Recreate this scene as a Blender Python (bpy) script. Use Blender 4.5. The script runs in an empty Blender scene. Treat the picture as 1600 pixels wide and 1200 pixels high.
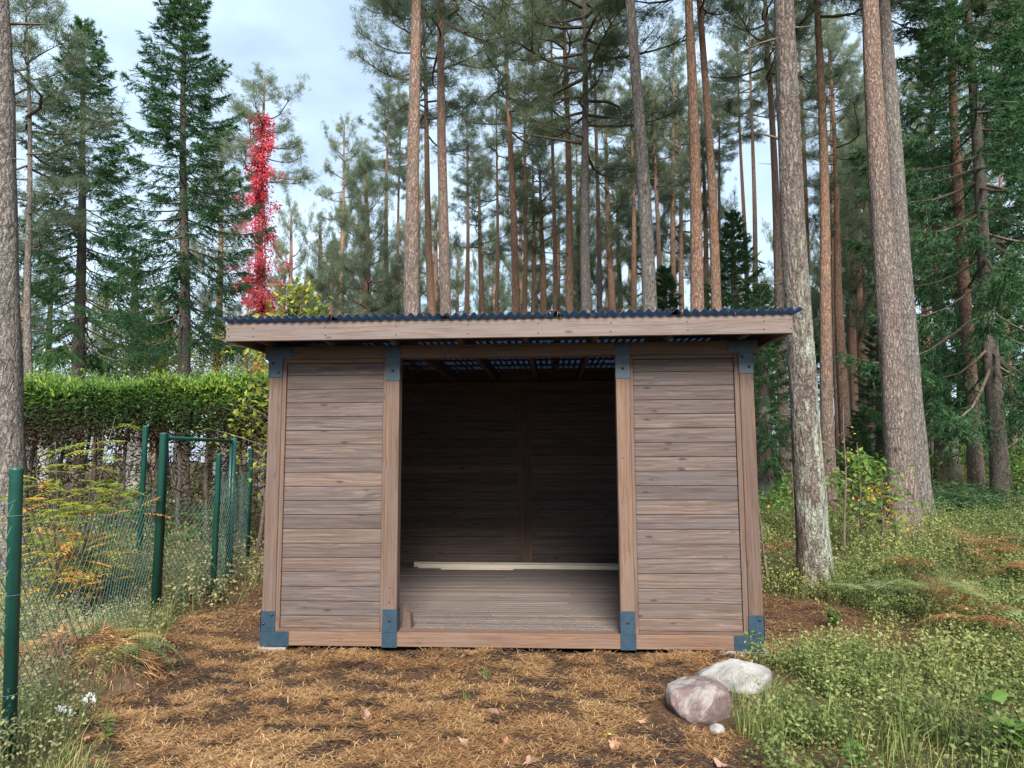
import bpy, math, random
import numpy as np
from mathutils import Matrix, Vector
R = math.radians
rng = np.random.default_rng(7)
random.seed(7)
scn = bpy.context.scene
COL = scn.collection

# ------------------------------------------------------------------ camera, sky, sun, exposure
CAM = np.array([2.5775, -6.2041, 1.6177]); YAW, PITCH, ROLL, FPX = -.0584, .1056, -.0045, 1096.06
_cy, _sy, _cp, _sp = math.cos(YAW), math.sin(YAW), math.cos(PITCH), math.sin(PITCH)
FW = np.array([_sy*_cp, _cy*_cp, _sp]); RT0 = np.array([_cy, -_sy, 0.]); UP0 = np.cross(RT0, FW)
RT = math.cos(ROLL)*RT0+math.sin(ROLL)*UP0; UP = -math.sin(ROLL)*RT0+math.cos(ROLL)*UP0
cd = bpy.data.cameras.new('camera'); cam = bpy.data.objects.new('camera', cd); COL.objects.link(cam)
M4 = Matrix.Identity(4)
for i in range(3):
    M4[i][0] = RT[i]; M4[i][1] = UP[i]; M4[i][2] = -FW[i]; M4[i][3] = CAM[i]
cam.matrix_world = M4
cd.sensor_width = 36; cd.lens = FPX/1600*36; cd.clip_start = .05; cd.clip_end = 2000
scn.camera = cam

SUN_EL, SUN_AZ = R(37), R(172)          # azimuth clockwise from +Y: behind the camera, to its right
W = bpy.data.worlds.new('World'); scn.world = W; W.use_nodes = True
nt = W.node_tree; nt.nodes.clear()
def N(t, ty, **k):
    n = t.nodes.new(ty)
    for a, b in k.items(): setattr(n, a, b)
    return n
sky = N(nt, 'ShaderNodeTexSky', sky_type='NISHITA'); sky.sun_disc = False
sky.sun_elevation = SUN_EL; sky.sun_rotation = SUN_AZ; sky.air_density = 1.0; sky.dust_density = 1.5
tc = N(nt, 'ShaderNodeTexCoord'); nz = N(nt, 'ShaderNodeTexNoise'); nz.inputs['Scale'].default_value = 1.7
nz.inputs['Detail'].default_value = 5; nz.inputs['Roughness'].default_value = .55
mp = N(nt, 'ShaderNodeMapping'); mp.inputs['Scale'].default_value = (1, 1, 2.2); mp.inputs['Location'].default_value = (.4, 1.3, .2)
nt.links.new(tc.outputs['Generated'], mp.inputs['Vector']); nt.links.new(mp.outputs[0], nz.inputs['Vector'])
rp = N(nt, 'ShaderNodeMapRange'); rp.inputs[1].default_value = .32; rp.inputs[2].default_value = .62
rp.inputs[3].default_value = .35; rp.inputs[4].default_value = .97
nt.links.new(nz.outputs[0], rp.inputs[0])
mx = N(nt, 'ShaderNodeMix', data_type='RGBA'); mx.inputs[7].default_value = (7.2, 9.2, 11.3, 1)
nt.links.new(rp.outputs[0], mx.inputs[0]); nt.links.new(sky.outputs[0], mx.inputs[6])
bg = N(nt, 'ShaderNodeBackground'); bg.inputs[1].default_value = .05
wo = N(nt, 'ShaderNodeOutputWorld'); nt.links.new(mx.outputs[2], bg.inputs[0]); nt.links.new(bg.outputs[0], wo.inputs[0])
sd = bpy.data.lights.new('sun', 'SUN'); sd.energy = 3.6; sd.angle = R(26); sd.color = (1, .95, .87)
so = bpy.data.objects.new('sun', sd); COL.objects.link(so)
sv = Vector((math.sin(SUN_AZ)*math.cos(SUN_EL), math.cos(SUN_AZ)*math.cos(SUN_EL), math.sin(SUN_EL)))
so.rotation_euler = sv.to_track_quat('Z', 'Y').to_euler(); so.location = (0, -20, 30)
vs = scn.view_settings; vs.view_transform = 'Standard'; vs.look = 'None'; vs.exposure = 1.47; vs.gamma = 1; vs.use_curve_mapping = False
scn.cycles.use_denoising = True; scn.cycles.max_bounces = 5; scn.cycles.diffuse_bounces = 3; scn.cycles.glossy_bounces = 2; scn.cycles.transparent_max_bounces = 4
scn.cycles.caustics_reflective = False; scn.cycles.caustics_refractive = False

# ------------------------------------------------------------------ helpers
def tag(o, label=None, cat=None, group=None, kind=None):
    if label: o['label'] = label
    if cat: o['category'] = cat
    if group: o['group'] = group
    if kind: o['kind'] = kind
    return o
def empty(name, loc, label, cat, group=None):
    o = bpy.data.objects.new(name, None); COL.objects.link(o); o.location = loc; o.empty_display_size = .2
    return tag(o, label, cat, group)
def link(name, me, parent=None, loc=None, rot=None, scale=None):
    o = bpy.data.objects.new(name, me); COL.objects.link(o)
    if parent is not None: o.parent = parent
    if loc is not None: o.location = loc
    if rot is not None: o.rotation_euler = rot
    if scale is not None: o.scale = scale
    return o
def mesh(name, V, F, mats=(), tone=None, mi=None, smooth=False):
    """fast mesh from numpy: F is (n,3) or (n,4)"""
    V = np.asarray(V, np.float32).reshape(-1, 3); F = np.asarray(F, np.int32); k = F.shape[1]
    me = bpy.data.meshes.new(name); me.vertices.add(len(V)); me.vertices.foreach_set('co', V.ravel())
    me.loops.add(F.size); me.loops.foreach_set('vertex_index', F.ravel())
    me.polygons.add(len(F)); me.polygons.foreach_set('loop_start', np.arange(len(F), dtype=np.int32)*k)
    for m in mats: me.materials.append(m)
    if mi is not None: me.polygons.foreach_set('material_index', np.asarray(mi, np.int32))
    me.polygons.foreach_set('use_smooth', np.full(len(F), smooth))
    me.update(calc_edges=True)
    if tone is not None:
        a = me.attributes.new('tone', 'FLOAT', 'FACE'); a.data.foreach_set('value', np.asarray(tone, np.float32))
    return me
class MB:
    """collects pieces of triangles"""
    def __init__(s): s.v, s.f, s.t, s.m, s.n = [], [], [], [], 0
    def add(s, V, F, tone=0.5, mi=0):
        V = np.asarray(V, float).reshape(-1, 3); F = np.asarray(F, int)
        if F.shape[1] == 4: F = np.concatenate([F[:, [0, 1, 2]], F[:, [0, 2, 3]]])
        s.v.append(V); s.f.append(F+s.n); s.n += len(V)
        s.t.append(np.full(len(F), tone) if np.isscalar(tone) else np.asarray(tone)); s.m.append(np.full(len(F), mi))
    def build(s, name, mats, smooth=False):
        return mesh(name, np.concatenate(s.v), np.concatenate(s.f), mats, np.concatenate(s.t), np.concatenate(s.m), smooth)
def norm(a): return a/np.maximum(np.linalg.norm(a, axis=-1, keepdims=True), 1e-9)
def perp(d):
    d = norm(d); ref = np.where(np.abs(d[..., 2:3]) > .9, np.array([1., 0, 0]), np.array([0, 0, 1.]))
    a = norm(np.cross(d, ref)); return a, np.cross(d, a)
def tube(P, Rd, n=6, cap=True):
    """tube along points P with radii Rd -> V, quads"""
    P = np.asarray(P, float); Rd = np.asarray(Rd, float); k = len(P)
    T = np.gradient(P, axis=0); a, b = perp(T)
    for i in range(1, k):                       # keep the frame from flipping
        a[i] = norm(a[i-1]-T[i]*np.dot(a[i-1], T[i])/max(np.dot(T[i], T[i]), 1e-9)); b[i] = np.cross(norm(T[i]), a[i])
    th = np.arange(n)/n*2*np.pi
    V = P[:, None]+Rd[:, None, None]*(np.cos(th)[None, :, None]*a[:, None]+np.sin(th)[None, :, None]*b[:, None])
    i, j = np.meshgrid(np.arange(k-1), np.arange(n), indexing='ij'); j2 = (j+1) % n
    F = np.stack([i*n+j, i*n+j2, (i+1)*n+j2, (i+1)*n+j], -1).reshape(-1, 4)
    V = V.reshape(-1, 3)
    if cap:
        V = np.concatenate([V, P[:1], P[-1:]]); jj = np.arange(n); q = (jj+1) % n; c0, c1 = k*n, k*n+1
        F = np.concatenate([F, np.stack([np.full(n, c0), q, jj, jj], -1), np.stack([np.full(n, c1), (k-1)*n+jj, (k-1)*n+q, (k-1)*n+q], -1)])
        F3 = np.concatenate([F[:(k-1)*n][:, [0, 1, 2]], F[:(k-1)*n][:, [0, 2, 3]], F[(k-1)*n:][:, :3]])
        return V, F3
    return V, np.concatenate([F[:, [0, 1, 2]], F[:, [0, 2, 3]]])
def blades(P, D, L, Wd, tw=None):
    """one thin triangle per row"""
    D = norm(D); a, b = perp(D); n = len(P)
    ph = rng.uniform(0, 6.283, n) if tw is None else tw
    s = np.cos(ph)[:, None]*a+np.sin(ph)[:, None]*b
    L = np.broadcast_to(L, (n,))[:, None]; Wd = np.broadcast_to(Wd, (n,))[:, None]
    V = np.stack([P-s*Wd/2, P+s*Wd/2, P+D*L], 1).reshape(-1, 3)
    return V, np.arange(3*n).reshape(-1, 3)
def leaves(P, D, Nn, L, Wd, bend=.15):
    """one four-triangle leaf per row, length along D, facing Nn"""
    D = norm(D); s = norm(np.cross(D, Nn)); nn = np.cross(s, D); n = len(P)
    L = np.broadcast_to(L, (n,))[:, None]; Wd = np.broadcast_to(Wd, (n,))[:, None]
    m = P+D*L*.45-nn*L*.02
    V = np.stack([P, m-s*Wd/2+nn*Wd*.18, m, m+s*Wd/2+nn*Wd*.18, P+D*L-nn*L*bend], 1).reshape(-1, 3)
    b = np.arange(n)[:, None]*5
    F = np.concatenate([b+[0, 1, 2], b+[0, 2, 3], b+[1, 4, 2], b+[2, 4, 3]]); return V, F
def rot_about(v, ax, an):
    c, s = np.cos(an)[..., None], np.sin(an)[..., None]; ax = norm(ax)
    return v*c+np.cross(ax, v)*s+ax*(np.sum(ax*v, -1, keepdims=True))*(1-c)
def vnoise(x, y, s=0):
    x = np.asarray(x, float); y = np.asarray(y, float); xi = np.floor(x).astype(np.int64); yi = np.floor(y).astype(np.int64)
    fx, fy = x-xi, y-yi; fx = fx*fx*(3-2*fx); fy = fy*fy*(3-2*fy)
    def h(a, b):
        k = (a*374761393+b*668265263+s*982451653) & 0xffffffff; k = ((k ^ (k >> 13))*1274126177) & 0xffffffff
        return ((k ^ (k >> 16)) & 0xffff)/65535.
    return (h(xi, yi)*(1-fx)+h(xi+1, yi)*fx)*(1-fy)+(h(xi, yi+1)*(1-fx)+h(xi+1, yi+1)*fx)*fy
def fbm(x, y, s=0, o=3):
    v, a, t = 0, .5, 0
    for i in range(o): v = v+a*vnoise(x*2**i, y*2**i, s+i*17); t += a; a *= .5
    return v/t
def sst(a, b, x):
    t = np.clip((x-a)/(b-a), 0, 1); return t*t*(3-2*t)
def ray(px, py): return FW+(px-800)/FPX*RT-(py-600)/FPX*UP
def atY(px, py, Y): d = ray(px, py); return CAM+d*(Y-CAM[1])/d[1]
def atZ(px, py, Z): d = ray(px, py); return CAM+d*(Z-CAM[2])/d[2]

# ------------------------------------------------------------------ materials
def mat(name, rough=.8, spec=.3):
    m = bpy.data.materials.new(name); m.use_nodes = True; t = m.node_tree; b = t.nodes['Principled BSDF']
    b.inputs['Roughness'].default_value = rough; b.inputs['Specular IOR Level'].default_value = spec
    return m, t, b
def ramp(t, src, stops):
    r = N(t, 'ShaderNodeValToRGB'); e = r.color_ramp.elements
    while len(e) < len(stops): e.new(.5)
    for el, (p, c) in zip(e, stops): el.position = p; el.color = (*c, 1) if len(c) == 3 else c
    t.links.new(src, r.inputs[0]); return r.outputs[0]
def noise(t, vec, sc, det=4, rough=.55, dist=0):
    n = N(t, 'ShaderNodeTexNoise'); n.inputs['Scale'].default_value = sc; n.inputs['Detail'].default_value = det
    n.inputs['Roughness'].default_value = rough; n.inputs['Distortion'].default_value = dist
    if vec is not None: t.links.new(vec, n.inputs['Vector'])
    return n.outputs[0]
def mapping(t, vec, scale=(1, 1, 1), loc=(0, 0, 0)):
    m = N(t, 'ShaderNodeMapping'); m.inputs['Scale'].default_value = scale; m.inputs['Location'].default_value = loc
    t.links.new(vec, m.inputs['Vector']); return m.outputs[0]
def mixc(t, fac, a, b, mode='MIX'):
    m = N(t, 'ShaderNodeMix', data_type='RGBA', blend_type=mode)
    for s, v in ((0, fac), (6, a), (7, b)):
        if isinstance(v, (int, float)): m.inputs[s].default_value = v
        elif isinstance(v, tuple): m.inputs[s].default_value = (*v, 1)
        else: t.links.new(v, m.inputs[s])
    return m.outputs[2]
def math_(t, op, a, b=0., clamp=False):
    m = N(t, 'ShaderNodeMath', operation=op, use_clamp=clamp)
    for s, v in ((0, a), (1, b)):
        if isinstance(v, (int, float)): m.inputs[s].default_value = v
        else: t.links.new(v, m.inputs[s])
    return m.outputs[0]
def bump(t, b, h, st=.3, dist=.02):
    n = N(t, 'ShaderNodeBump'); n.inputs['Strength'].default_value = st; n.inputs['Distance'].default_value = dist
    t.links.new(h, n.inputs['Height']); t.links.new(n.outputs[0], b.inputs['Normal'])
def objvec(t, rnd=40.):
    """object coordinates shifted by the object's own random number, so that alike pieces differ"""
    c = N(t, 'ShaderNodeTexCoord'); o = N(t, 'ShaderNodeObjectInfo')
    m = N(t, 'ShaderNodeVectorMath', operation='MULTIPLY_ADD'); cx = N(t, 'ShaderNodeCombineXYZ')
    for i in range(3): t.links.new(o.outputs['Random'], cx.inputs[i])
    t.links.new(cx.outputs[0], m.inputs[0]); m.inputs[1].default_value = (rnd, rnd*.73, rnd*1.31); t.links.new(c.outputs['Object'], m.inputs[2])
    return m.outputs[0], o.outputs['Random'], c.outputs['Object']

def wood(name, dark, mid, light, grey=(.30, .265, .26), rough=.72, knots=1., wear=0.):
    m, t, b = mat(name, rough, .25)
    v, rnd, _ = objvec(t)
    warp = noise(t, mapping(t, v, (1.1, 6, 6)), 1.0, 3, .5)
    cx = N(t, 'ShaderNodeCombineXYZ'); s = math_(t, 'MULTIPLY', warp, .10); t.links.new(s, cx.inputs[1]); t.links.new(s, cx.inputs[2])
    va = N(t, 'ShaderNodeVectorMath', operation='ADD'); t.links.new(v, va.inputs[0]); t.links.new(cx.outputs[0], va.inputs[1])
    grain = noise(t, mapping(t, va.outputs[0], (.9, 62, 62)), 1.0, 4, .6)
    fine = noise(t, mapping(t, v, (3, 210, 210)), 1.0, 2, .5)
    cloud = noise(t, mapping(t, v, (2.2, 9, 9)), 1.0, 3, .6)
    g = math_(t, 'ADD', math_(t, 'MULTIPLY', grain, .75), math_(t, 'MULTIPLY', fine, .25))
    c = ramp(t, g, [(.28, dark), (.50, mid), (.70, light)])
    c = mixc(t, ramp(t, cloud, [(.42, (0, 0, 0)), (.72, (.62, .62, .62))]), c, grey)
    c = mixc(t, 1., c, ramp(t, rnd, [(0, (.74, .73, .76)), (.3, (1.0, .95, .92)), (.55, (.86, .88, .93)), (.8, (1.08, 1.02, .98)), (1, (1.22, 1.10, 1.0))]), 'MULTIPLY')
    if knots:
        vo = N(t, 'ShaderNodeTexVoronoi'); vo.inputs['Scale'].default_value = 1.; t.links.new(mapping(t, v, (4.4, 13, 13)), vo.inputs['Vector'])
        k = ramp(t, vo.outputs['Distance'], [(0, (1, 1, 1)), (.09, (.85, .85, .85)), (.2, (0, 0, 0))])
        sp = N(t, 'ShaderNodeSeparateColor'); t.links.new(vo.outputs['Color'], sp.inputs[0])
        k = math_(t, 'MULTIPLY', k, math_(t, 'GREATER_THAN', sp.outputs[0], .55)); k = math_(t, 'MULTIPLY', k, .75*knots)
        c = mixc(t, k, c, tuple(x*.42 for x in dark))
    t.links.new(c, b.inputs['Base Color'])
    bump(t, b, g, .25, .004)
    return m
M = {}
M['board'] = wood('stained_board', (.036, .026, .023), (.096, .071, .062), (.180, .140, .122), (.100, .087, .087))
M['post'] = wood('stained_post', (.055, .033, .023), (.118, .075, .054), (.172, .117, .087), (.125, .096, .083), knots=.5)
M['fascia'] = wood('stained_fascia', (.082, .055, .045), (.158, .115, .096), (.225, .172, .148), (.162, .138, .13))
M['floor'] = wood('weathered_floor', (.08, .064, .058), (.145, .122, .112), (.215, .187, .177), (.16, .146, .143), .62, .5)
M['dark_wood'] = wood('dark_stained_wood', (.05, .032, .026), (.09, .058, .046), (.14, .095, .075), (.10, .075, .068), .65)
M['raw_wood'] = wood('pale_raw_timber', (.58, .50, .37), (.74, .67, .53), (.82, .77, .65), (.76, .71, .6), .7, .6)
def steel():
    m, t, b = mat('blue_grey_steel', .42, .5); v, rnd, _ = objvec(t)
    c = ramp(t, noise(t, v, 14, 4, .6), [(.3, (.010, .028, .047)), (.7, (.017, .042, .066))]); t.links.new(c, b.inputs['Base Color'])
    t.links.new(math_(t, 'ADD', math_(t, 'MULTIPLY', noise(t, v, 40, 3), .3), .3), b.inputs['Roughness'])
    return m
M['steel'] = steel()
m, t, b = mat('black_bolt', .4, .5); b.inputs['Base Color'].default_value = (.012, .014, .018, 1); M['bolt'] = m
def sheet():
    m, t, b = mat('dark_blue_roof_sheet', .32, .5); v, rnd, o = objvec(t)
    c = ramp(t, noise(t, v, 6, 4, .6), [(.3, (.018, .028, .05)), (.7, (.035, .05, .08))]); t.links.new(c, b.inputs['Base Color'])
    tr = N(t, 'ShaderNodeBsdfTranslucent'); tr.inputs[0].default_value = (.22, .36, .52, 1); ms = N(t, 'ShaderNodeMixShader'); ms.inputs[0].default_value = .36
    t.links.new(b.outputs[0], ms.inputs[1]); t.links.new(tr.outputs[0], ms.inputs[2]); t.links.new(ms.outputs[0], t.nodes['Material Output'].inputs[0])
    t.links.new(math_(t, 'ADD', math_(t, 'MULTIPLY', noise(t, v, 20, 3), .25), .22), b.inputs['Roughness'])
    return m
M['sheet'] = sheet()
def simple(name, cols, sc=8., rough=.85, bst=.4, bd=.01, spec=.25):
    m, t, b = mat(name, rough, spec); v, rnd, o = objvec(t); n = noise(t, v, sc, 5, .62)
    k = len(cols); c = ramp(t, n, [(.3+.4*i/(k-1), cc) for i, cc in enumerate(cols)]); t.links.new(c, b.inputs['Base Color']); bump(t, b, n, bst, bd)
    return m
M['concrete'] = simple('pale_concrete', [(.22, .215, .205), (.36, .355, .34)], 30)
M['green_paint'] = simple('dark_green_paint', [(.006, .045, .035), (.010, .062, .048)], 6, .38, .05, .002, .5)
M['wire'] = simple('green_coated_wire', [(.06, .13, .12), (.10, .18, .165)], 20, .5, 0, .001)
M['twig'] = simple('grey_brown_twig', [(.07, .05, .04), (.15, .115, .09)], 20)
M['plastic'] = simple('white_plastic', [(.62, .64, .66), (.8, .8, .8)], 9, .4)
def rock(name, a, bb, c3, lich):
    m, t, b = mat(name, .85, .25); v, rnd, o = objvec(t)
    n1 = noise(t, v, 7, 8, .72); n2 = noise(t, v, 85, 4, .7); n3 = noise(t, v, 4.5, 7, .7, .5)
    c = ramp(t, n1, [(.3, a), (.5, bb), (.68, c3)]); c = mixc(t, math_(t, 'MULTIPLY', n2, .85), c, ramp(t, n2, [(.35, (.06, .05, .05)), (.6, bb), (.75, (.42, .40, .38))]))
    c = mixc(t, ramp(t, n3, [(.50, (0, 0, 0)), (.60, (lich, lich, lich))]), c, (.33, .32, .30))
    t.links.new(c, b.inputs['Base Color']); bump(t, b, math_(t, 'ADD', n1, math_(t, 'MULTIPLY', n2, .25)), .7, .03)
    return m
M['rock_pink'] = rock('pink_granite', (.05, .038, .038), (.15, .105, .098), (.24, .15, .142), .55)
M['rock_white'] = rock('pale_lichened_granite', (.07, .062, .058), (.22, .212, .20), (.36, .35, .335), .7)
def leafmat(name, cols, trans=.35, rough=.6, tint=None):
    m, t, b = mat(name, rough, .25); a = N(t, 'ShaderNodeAttribute', attribute_name='tone', attribute_type='GEOMETRY')
    o = N(t, 'ShaderNodeObjectInfo')
    k = len(cols); c = ramp(t, a.outputs['Fac'], [(i/(k-1), cc) for i, cc in enumerate(cols)])
    c = mixc(t, 1., c, ramp(t, o.outputs['Random'], [(0, (.82, .86, .88)), (.5, (1, 1, 1)), (1, (1.18, 1.12, .98))]), 'MULTIPLY')
    t.links.new(c, b.inputs['Base Color'])
    tr = N(t, 'ShaderNodeBsdfTranslucent'); t.links.new(c, tr.inputs[0]); ms = N(t, 'ShaderNodeMixShader'); ms.inputs[0].default_value = trans
    out = t.nodes['Material Output']; t.links.new(b.outputs[0], ms.inputs[1]); t.links.new(tr.outputs[0], ms.inputs[2]); t.links.new(ms.outputs[0], out.inputs[0])
    return m
M['pine'] = leafmat('pine_needle', [(.09, .12, .075), (.18, .23, .145), (.26, .31, .19), (.33, .34, .18)], .6)
M['spruce'] = leafmat('spruce_needle', [(.024, .066, .032), (.05, .125, .052), (.088, .18, .07), (.15, .225, .08)], .5)
M['red_leaf'] = leafmat('red_creeper_leaf', [(.34, .03, .06), (.60, .075, .13), (.74, .15, .21), (.55, .20, .15)], .5)
M['yellow_leaf'] = leafmat('yellow_green_leaf', [(.13, .19, .03), (.24, .30, .05), (.40, .40, .07), (.50, .36, .06)], .5)
M['green_leaf'] = leafmat('fresh_green_leaf', [(.06, .13, .03), (.11, .21, .045), (.18, .28, .06), (.30, .32, .08)], .45)
M['orange_leaf'] = leafmat('orange_autumn_leaf', [(.40, .17, .04), (.55, .28, .06), (.55, .38, .09), (.34, .34, .07)], .5)
M['thuja'] = leafmat('thuja_spray', [(.07, .042, .026), (.04, .085, .026), (.11, .21, .04), (.30, .42, .07)], .4)
M['bilberry'] = leafmat('bilberry_leaf', [(.05, .07, .024), (.11, .15, .045), (.20, .235, .075), (.34, .34, .12), (.30, .16, .08)], .35)
M['bilberry_pale'] = leafmat('dry_undergrowth_leaf', [(.08, .10, .05), (.18, .21, .095), (.30, .31, .15), (.36, .27, .15), (.20, .11, .07)], .35)
M['grass'] = leafmat('grass_blade', [(.07, .12, .03), (.15, .22, .06), (.28, .30, .11), (.46, .37, .20)], .35)
M['fern_green'] = leafmat('green_fern', [(.10, .18, .06), (.20, .30, .11), (.32, .40, .19), (.42, .44, .2)], .4)
M['fern_brown'] = leafmat('brown_fern', [(.14, .055, .03), (.27, .12, .06), (.40, .20, .10), (.5, .31, .15)], .35)
M['fern_yellow'] = leafmat('yellow_fern', [(.28, .20, .06), (.42, .32, .09), (.52, .40, .14), (.34, .34, .11)], .4)
M['needle'] = leafmat('fallen_pine_needle', [(.09, .042, .023), (.28, .135, .060), (.47, .265, .115), (.66, .44, .22)], .1)
M['dead_leaf'] = leafmat('fallen_leaf', [(.24, .12, .08), (.33, .19, .14), (.40, .26, .18), (.45, .38, .08)], .2)
def bark(name, lo_d, lo_l, up_d, up_l, z0, z1, lichen=0., furrow=1., scale=1.):
    m, t, b = mat(name, .92, .15); v, rnd, o = objvec(t, 17.)
    st = mapping(t, v, (15*scale, 15*scale, 3.2*scale)); wv = math_(t, 'MULTIPLY', noise(t, v, 9, 4, .7), 2.6)
    cxx = N(t, 'ShaderNodeVectorMath', operation='ADD'); sc = N(t, 'ShaderNodeCombineXYZ')
    for i in range(3): t.links.new(wv, sc.inputs[i])
    t.links.new(st, cxx.inputs[0]); t.links.new(sc.outputs[0], cxx.inputs[1])
    vo = N(t, 'ShaderNodeTexVoronoi', feature='DISTANCE_TO_EDGE'); vo.inputs['Scale'].default_value = 1.2; t.links.new(cxx.outputs[0], vo.inputs['Vector'])
    plate = ramp(t, vo.outputs['Distance'], [(0, (0, 0, 0)), (.16, (.75, .75, .75)), (.5, (1, 1, 1))])
    fl = noise(t, mapping(t, v, (34, 34, 13)), 1., 5, .68)
    h = math_(t, 'ADD', math_(t, 'MULTIPLY', plate, .45*furrow), math_(t, 'MULTIPLY', fl, .6))
    lo = ramp(t, fl, [(.36, lo_d), (.62, lo_l)]); up = ramp(t, fl, [(.36, up_d), (.62, up_l)])
    sp = N(t, 'ShaderNodeSeparateXYZ'); t.links.new(o, sp.inputs[0])
    zz = math_(t, 'ADD', sp.outputs[2], math_(t, 'MULTIPLY', noise(t, v, 1.3, 3), 3.))
    mr = N(t, 'ShaderNodeMapRange'); mr.inputs[1].default_value = z0+1.5; mr.inputs[2].default_value = z1+1.5; t.links.new(zz, mr.inputs[0])
    c = mixc(t, mr.outputs[0], lo, up)
    c = mixc(t, math_(t, 'MULTIPLY', math_(t, 'SUBTRACT', 1., plate), .38*furrow), c, tuple(x*.55 for x in lo_d))
    kv = N(t, 'ShaderNodeTexVoronoi'); kv.inputs['Scale'].default_value = 1.; t.links.new(mapping(t, v, (4.5, 4.5, 2.0)), kv.inputs['Vector'])
    ks = N(t, 'ShaderNodeSeparateColor'); t.links.new(kv.outputs['Color'], ks.inputs[0])
    kf = math_(t, 'MULTIPLY', ramp(t, math_(t, 'ADD', kv.outputs['Distance'], math_(t, 'MULTIPLY', fl, .15)), [(.10, (1, 1, 1)), (.26, (0, 0, 0))]), math_(t, 'GREATER_THAN', ks.outputs[0], .45))
    c = mixc(t, math_(t, 'MULTIPLY', kf, .8), c, tuple(x*.32 for x in lo_d))
    big = noise(t, v, 1.7, 3, .5); c = mixc(t, math_(t, 'MULTIPLY', ramp(t, big, [(.45, (0, 0, 0)), (.7, (1, 1, 1))]), .3), c, (.17, .165, .15))
    if lichen:
        l1 = noise(t, mapping(t, v, (11, 11, 4.5)), 1., 6, .75); l2 = math_(t, 'MULTIPLY', sp.outputs[0], .35)
        z3 = N(t, 'ShaderNodeMapRange'); z3.inputs[1].default_value = 5.2; z3.inputs[2].default_value = 3.2; t.links.new(sp.outputs[2], z3.inputs[0])
        lf = ramp(t, math_(t, 'ADD', l1, l2), [(.45, (0, 0, 0)), (.56, (lichen, lichen, lichen))])
        c = mixc(t, math_(t, 'MULTIPLY', lf, z3.outputs[0]), c, (.37, .41, .33))
    t.links.new(c, b.inputs['Base Color']); bump(t, b, h, 1., .06)
    return m
M['bark_pine'] = bark('pine_bark', (.11, .082, .07), (.31, .25, .22), (.19, .115, .085), (.39, .26, .195), 5.5, 11)
M['bark_red'] = bark('red_pine_bark', (.12, .085, .07), (.31, .235, .20), (.22, .12, .08), (.44, .27, .185), 1.5, 6.5)
M['bark_grey'] = bark('grey_pine_bark', (.10, .085, .076), (.30, .265, .24), (.15, .115, .095), (.32, .255, .215), 9, 16)
M['bark_lichen'] = bark('lichened_pine_bark', (.085, .065, .055), (.26, .215, .185), (.11, .085, .068), (.27, .215, .17), 7, 12, .7)
M['bark_spruce'] = bark('spruce_bark', (.075, .06, .052), (.20, .17, .15), (.07, .055, .048), (.17, .14, .12), 5, 12, 0, .4, 2.2)
M['bark_birch'] = bark('birch_bark', (.22, .2, .18), (.62, .6, .56), (.3, .28, .26), (.7, .68, .64), 5, 12, 0, .3, 2.)

# ------------------------------------------------------------------ ground
def FX(y): return -.5-.337*(y+2.23)                         # the fence line
def ground(x, y):
    x = np.asarray(x, float); y = np.asarray(y, float)
    sh = sst(-.5, .6, np.maximum(np.maximum(-x, x-4.33), np.maximum(-.1-y, y-4.)))          # 0 at the shelter
    h = -.055+.34*sst(4.7, 9.5, x)*sst(-6, 2, y)+.10*sst(3.4, 5.2, x)*sst(1., -1.5, y)
    h = h+.16*sst(.2, 1.4, FX(np.clip(y, -6, 3))-x)
    h = h+(fbm(x*.35, y*.35, 3)-.5)*.30*sst(5, 11, np.abs(x-2.2))+(fbm(x*1.1, y*1.1, 5)-.5)*.09*sh+(fbm(x*4, y*4, 9)-.5)*.035*np.clip(sh+.3, 0, 1)
    h = h+.075*np.clip(fbm(x*2.4, y*1.2, 77)-.28, 0, 1)*sst(-.75, -.15, y)*sst(.06, -.06, y)*sst(-.3, .2, x)*sst(4.5, 4.0, x)
    return h
def litter_zone(x, y):
    """1 on bare needle litter, 0 under green cover"""
    n = (fbm(x*1.3, y*1.3, 21)-.5)*.9
    right = 1-sst(-.22, .22, x-(3.72+.10*np.clip(-1.2-y, 0, 9)+np.where(y > -.7, (y+.7)*1.7, 0).clip(0, 2.0)-np.clip(y-2., 0, 9)*.9)+n)
    left = sst(-.15, .3, x-FX(y)-.12-np.clip(-1.4-y, 0, 3)*.35+n*.8)
    return right*left*(1-sst(4, 8, y))
def gm():
    m, t, b = mat('forest_floor', .95, .1); c0 = N(t, 'ShaderNodeTexCoord'); v = c0.outputs['Object']
    a = N(t, 'ShaderNodeAttribute', attribute_name='litter', attribute_type='GEOMETRY')
    n1 = noise(t, v, 3.5, 6, .7); n2 = noise(t, v, 45, 4, .7); n3 = noise(t, v, .5, 4)
    lit = mixc(t, ramp(t, n2, [(.35, (0, 0, 0)), (.65, (1, 1, 1))]), (.035, .023, .017), (.13, .072, .038))
    lit = mixc(t, ramp(t, n1, [(.36, (1, 1, 1)), (.52, (0, 0, 0))]), lit, (.022, .016, .013))
    gr = mixc(t, ramp(t, n1, [(.35, (0, 0, 0)), (.65, (1, 1, 1))]), (.035, .045, .018), (.09, .10, .04)); gr = mixc(t, ramp(t, n3, [(.3, (.15, .15, .15)), (.6, (.9, .9, .9))]), gr, (.085, .052, .03))
    t.links.new(mixc(t, a.outputs['Fac'], gr, lit), b.inputs['Base Color']); bump(t, b, n2, .6, .02)
    return m
s = np.linspace(-1, 1, 281); gx = 2.2+np.sinh(s*5.2)/np.sinh(5.2)*420; gy = -1.5+np.sinh(s*5.2)/np.sinh(5.2)*420
GX, GY = np.meshgrid(gx, gy); n_ = len(s)
GZ = ground(GX, GY)
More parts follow.
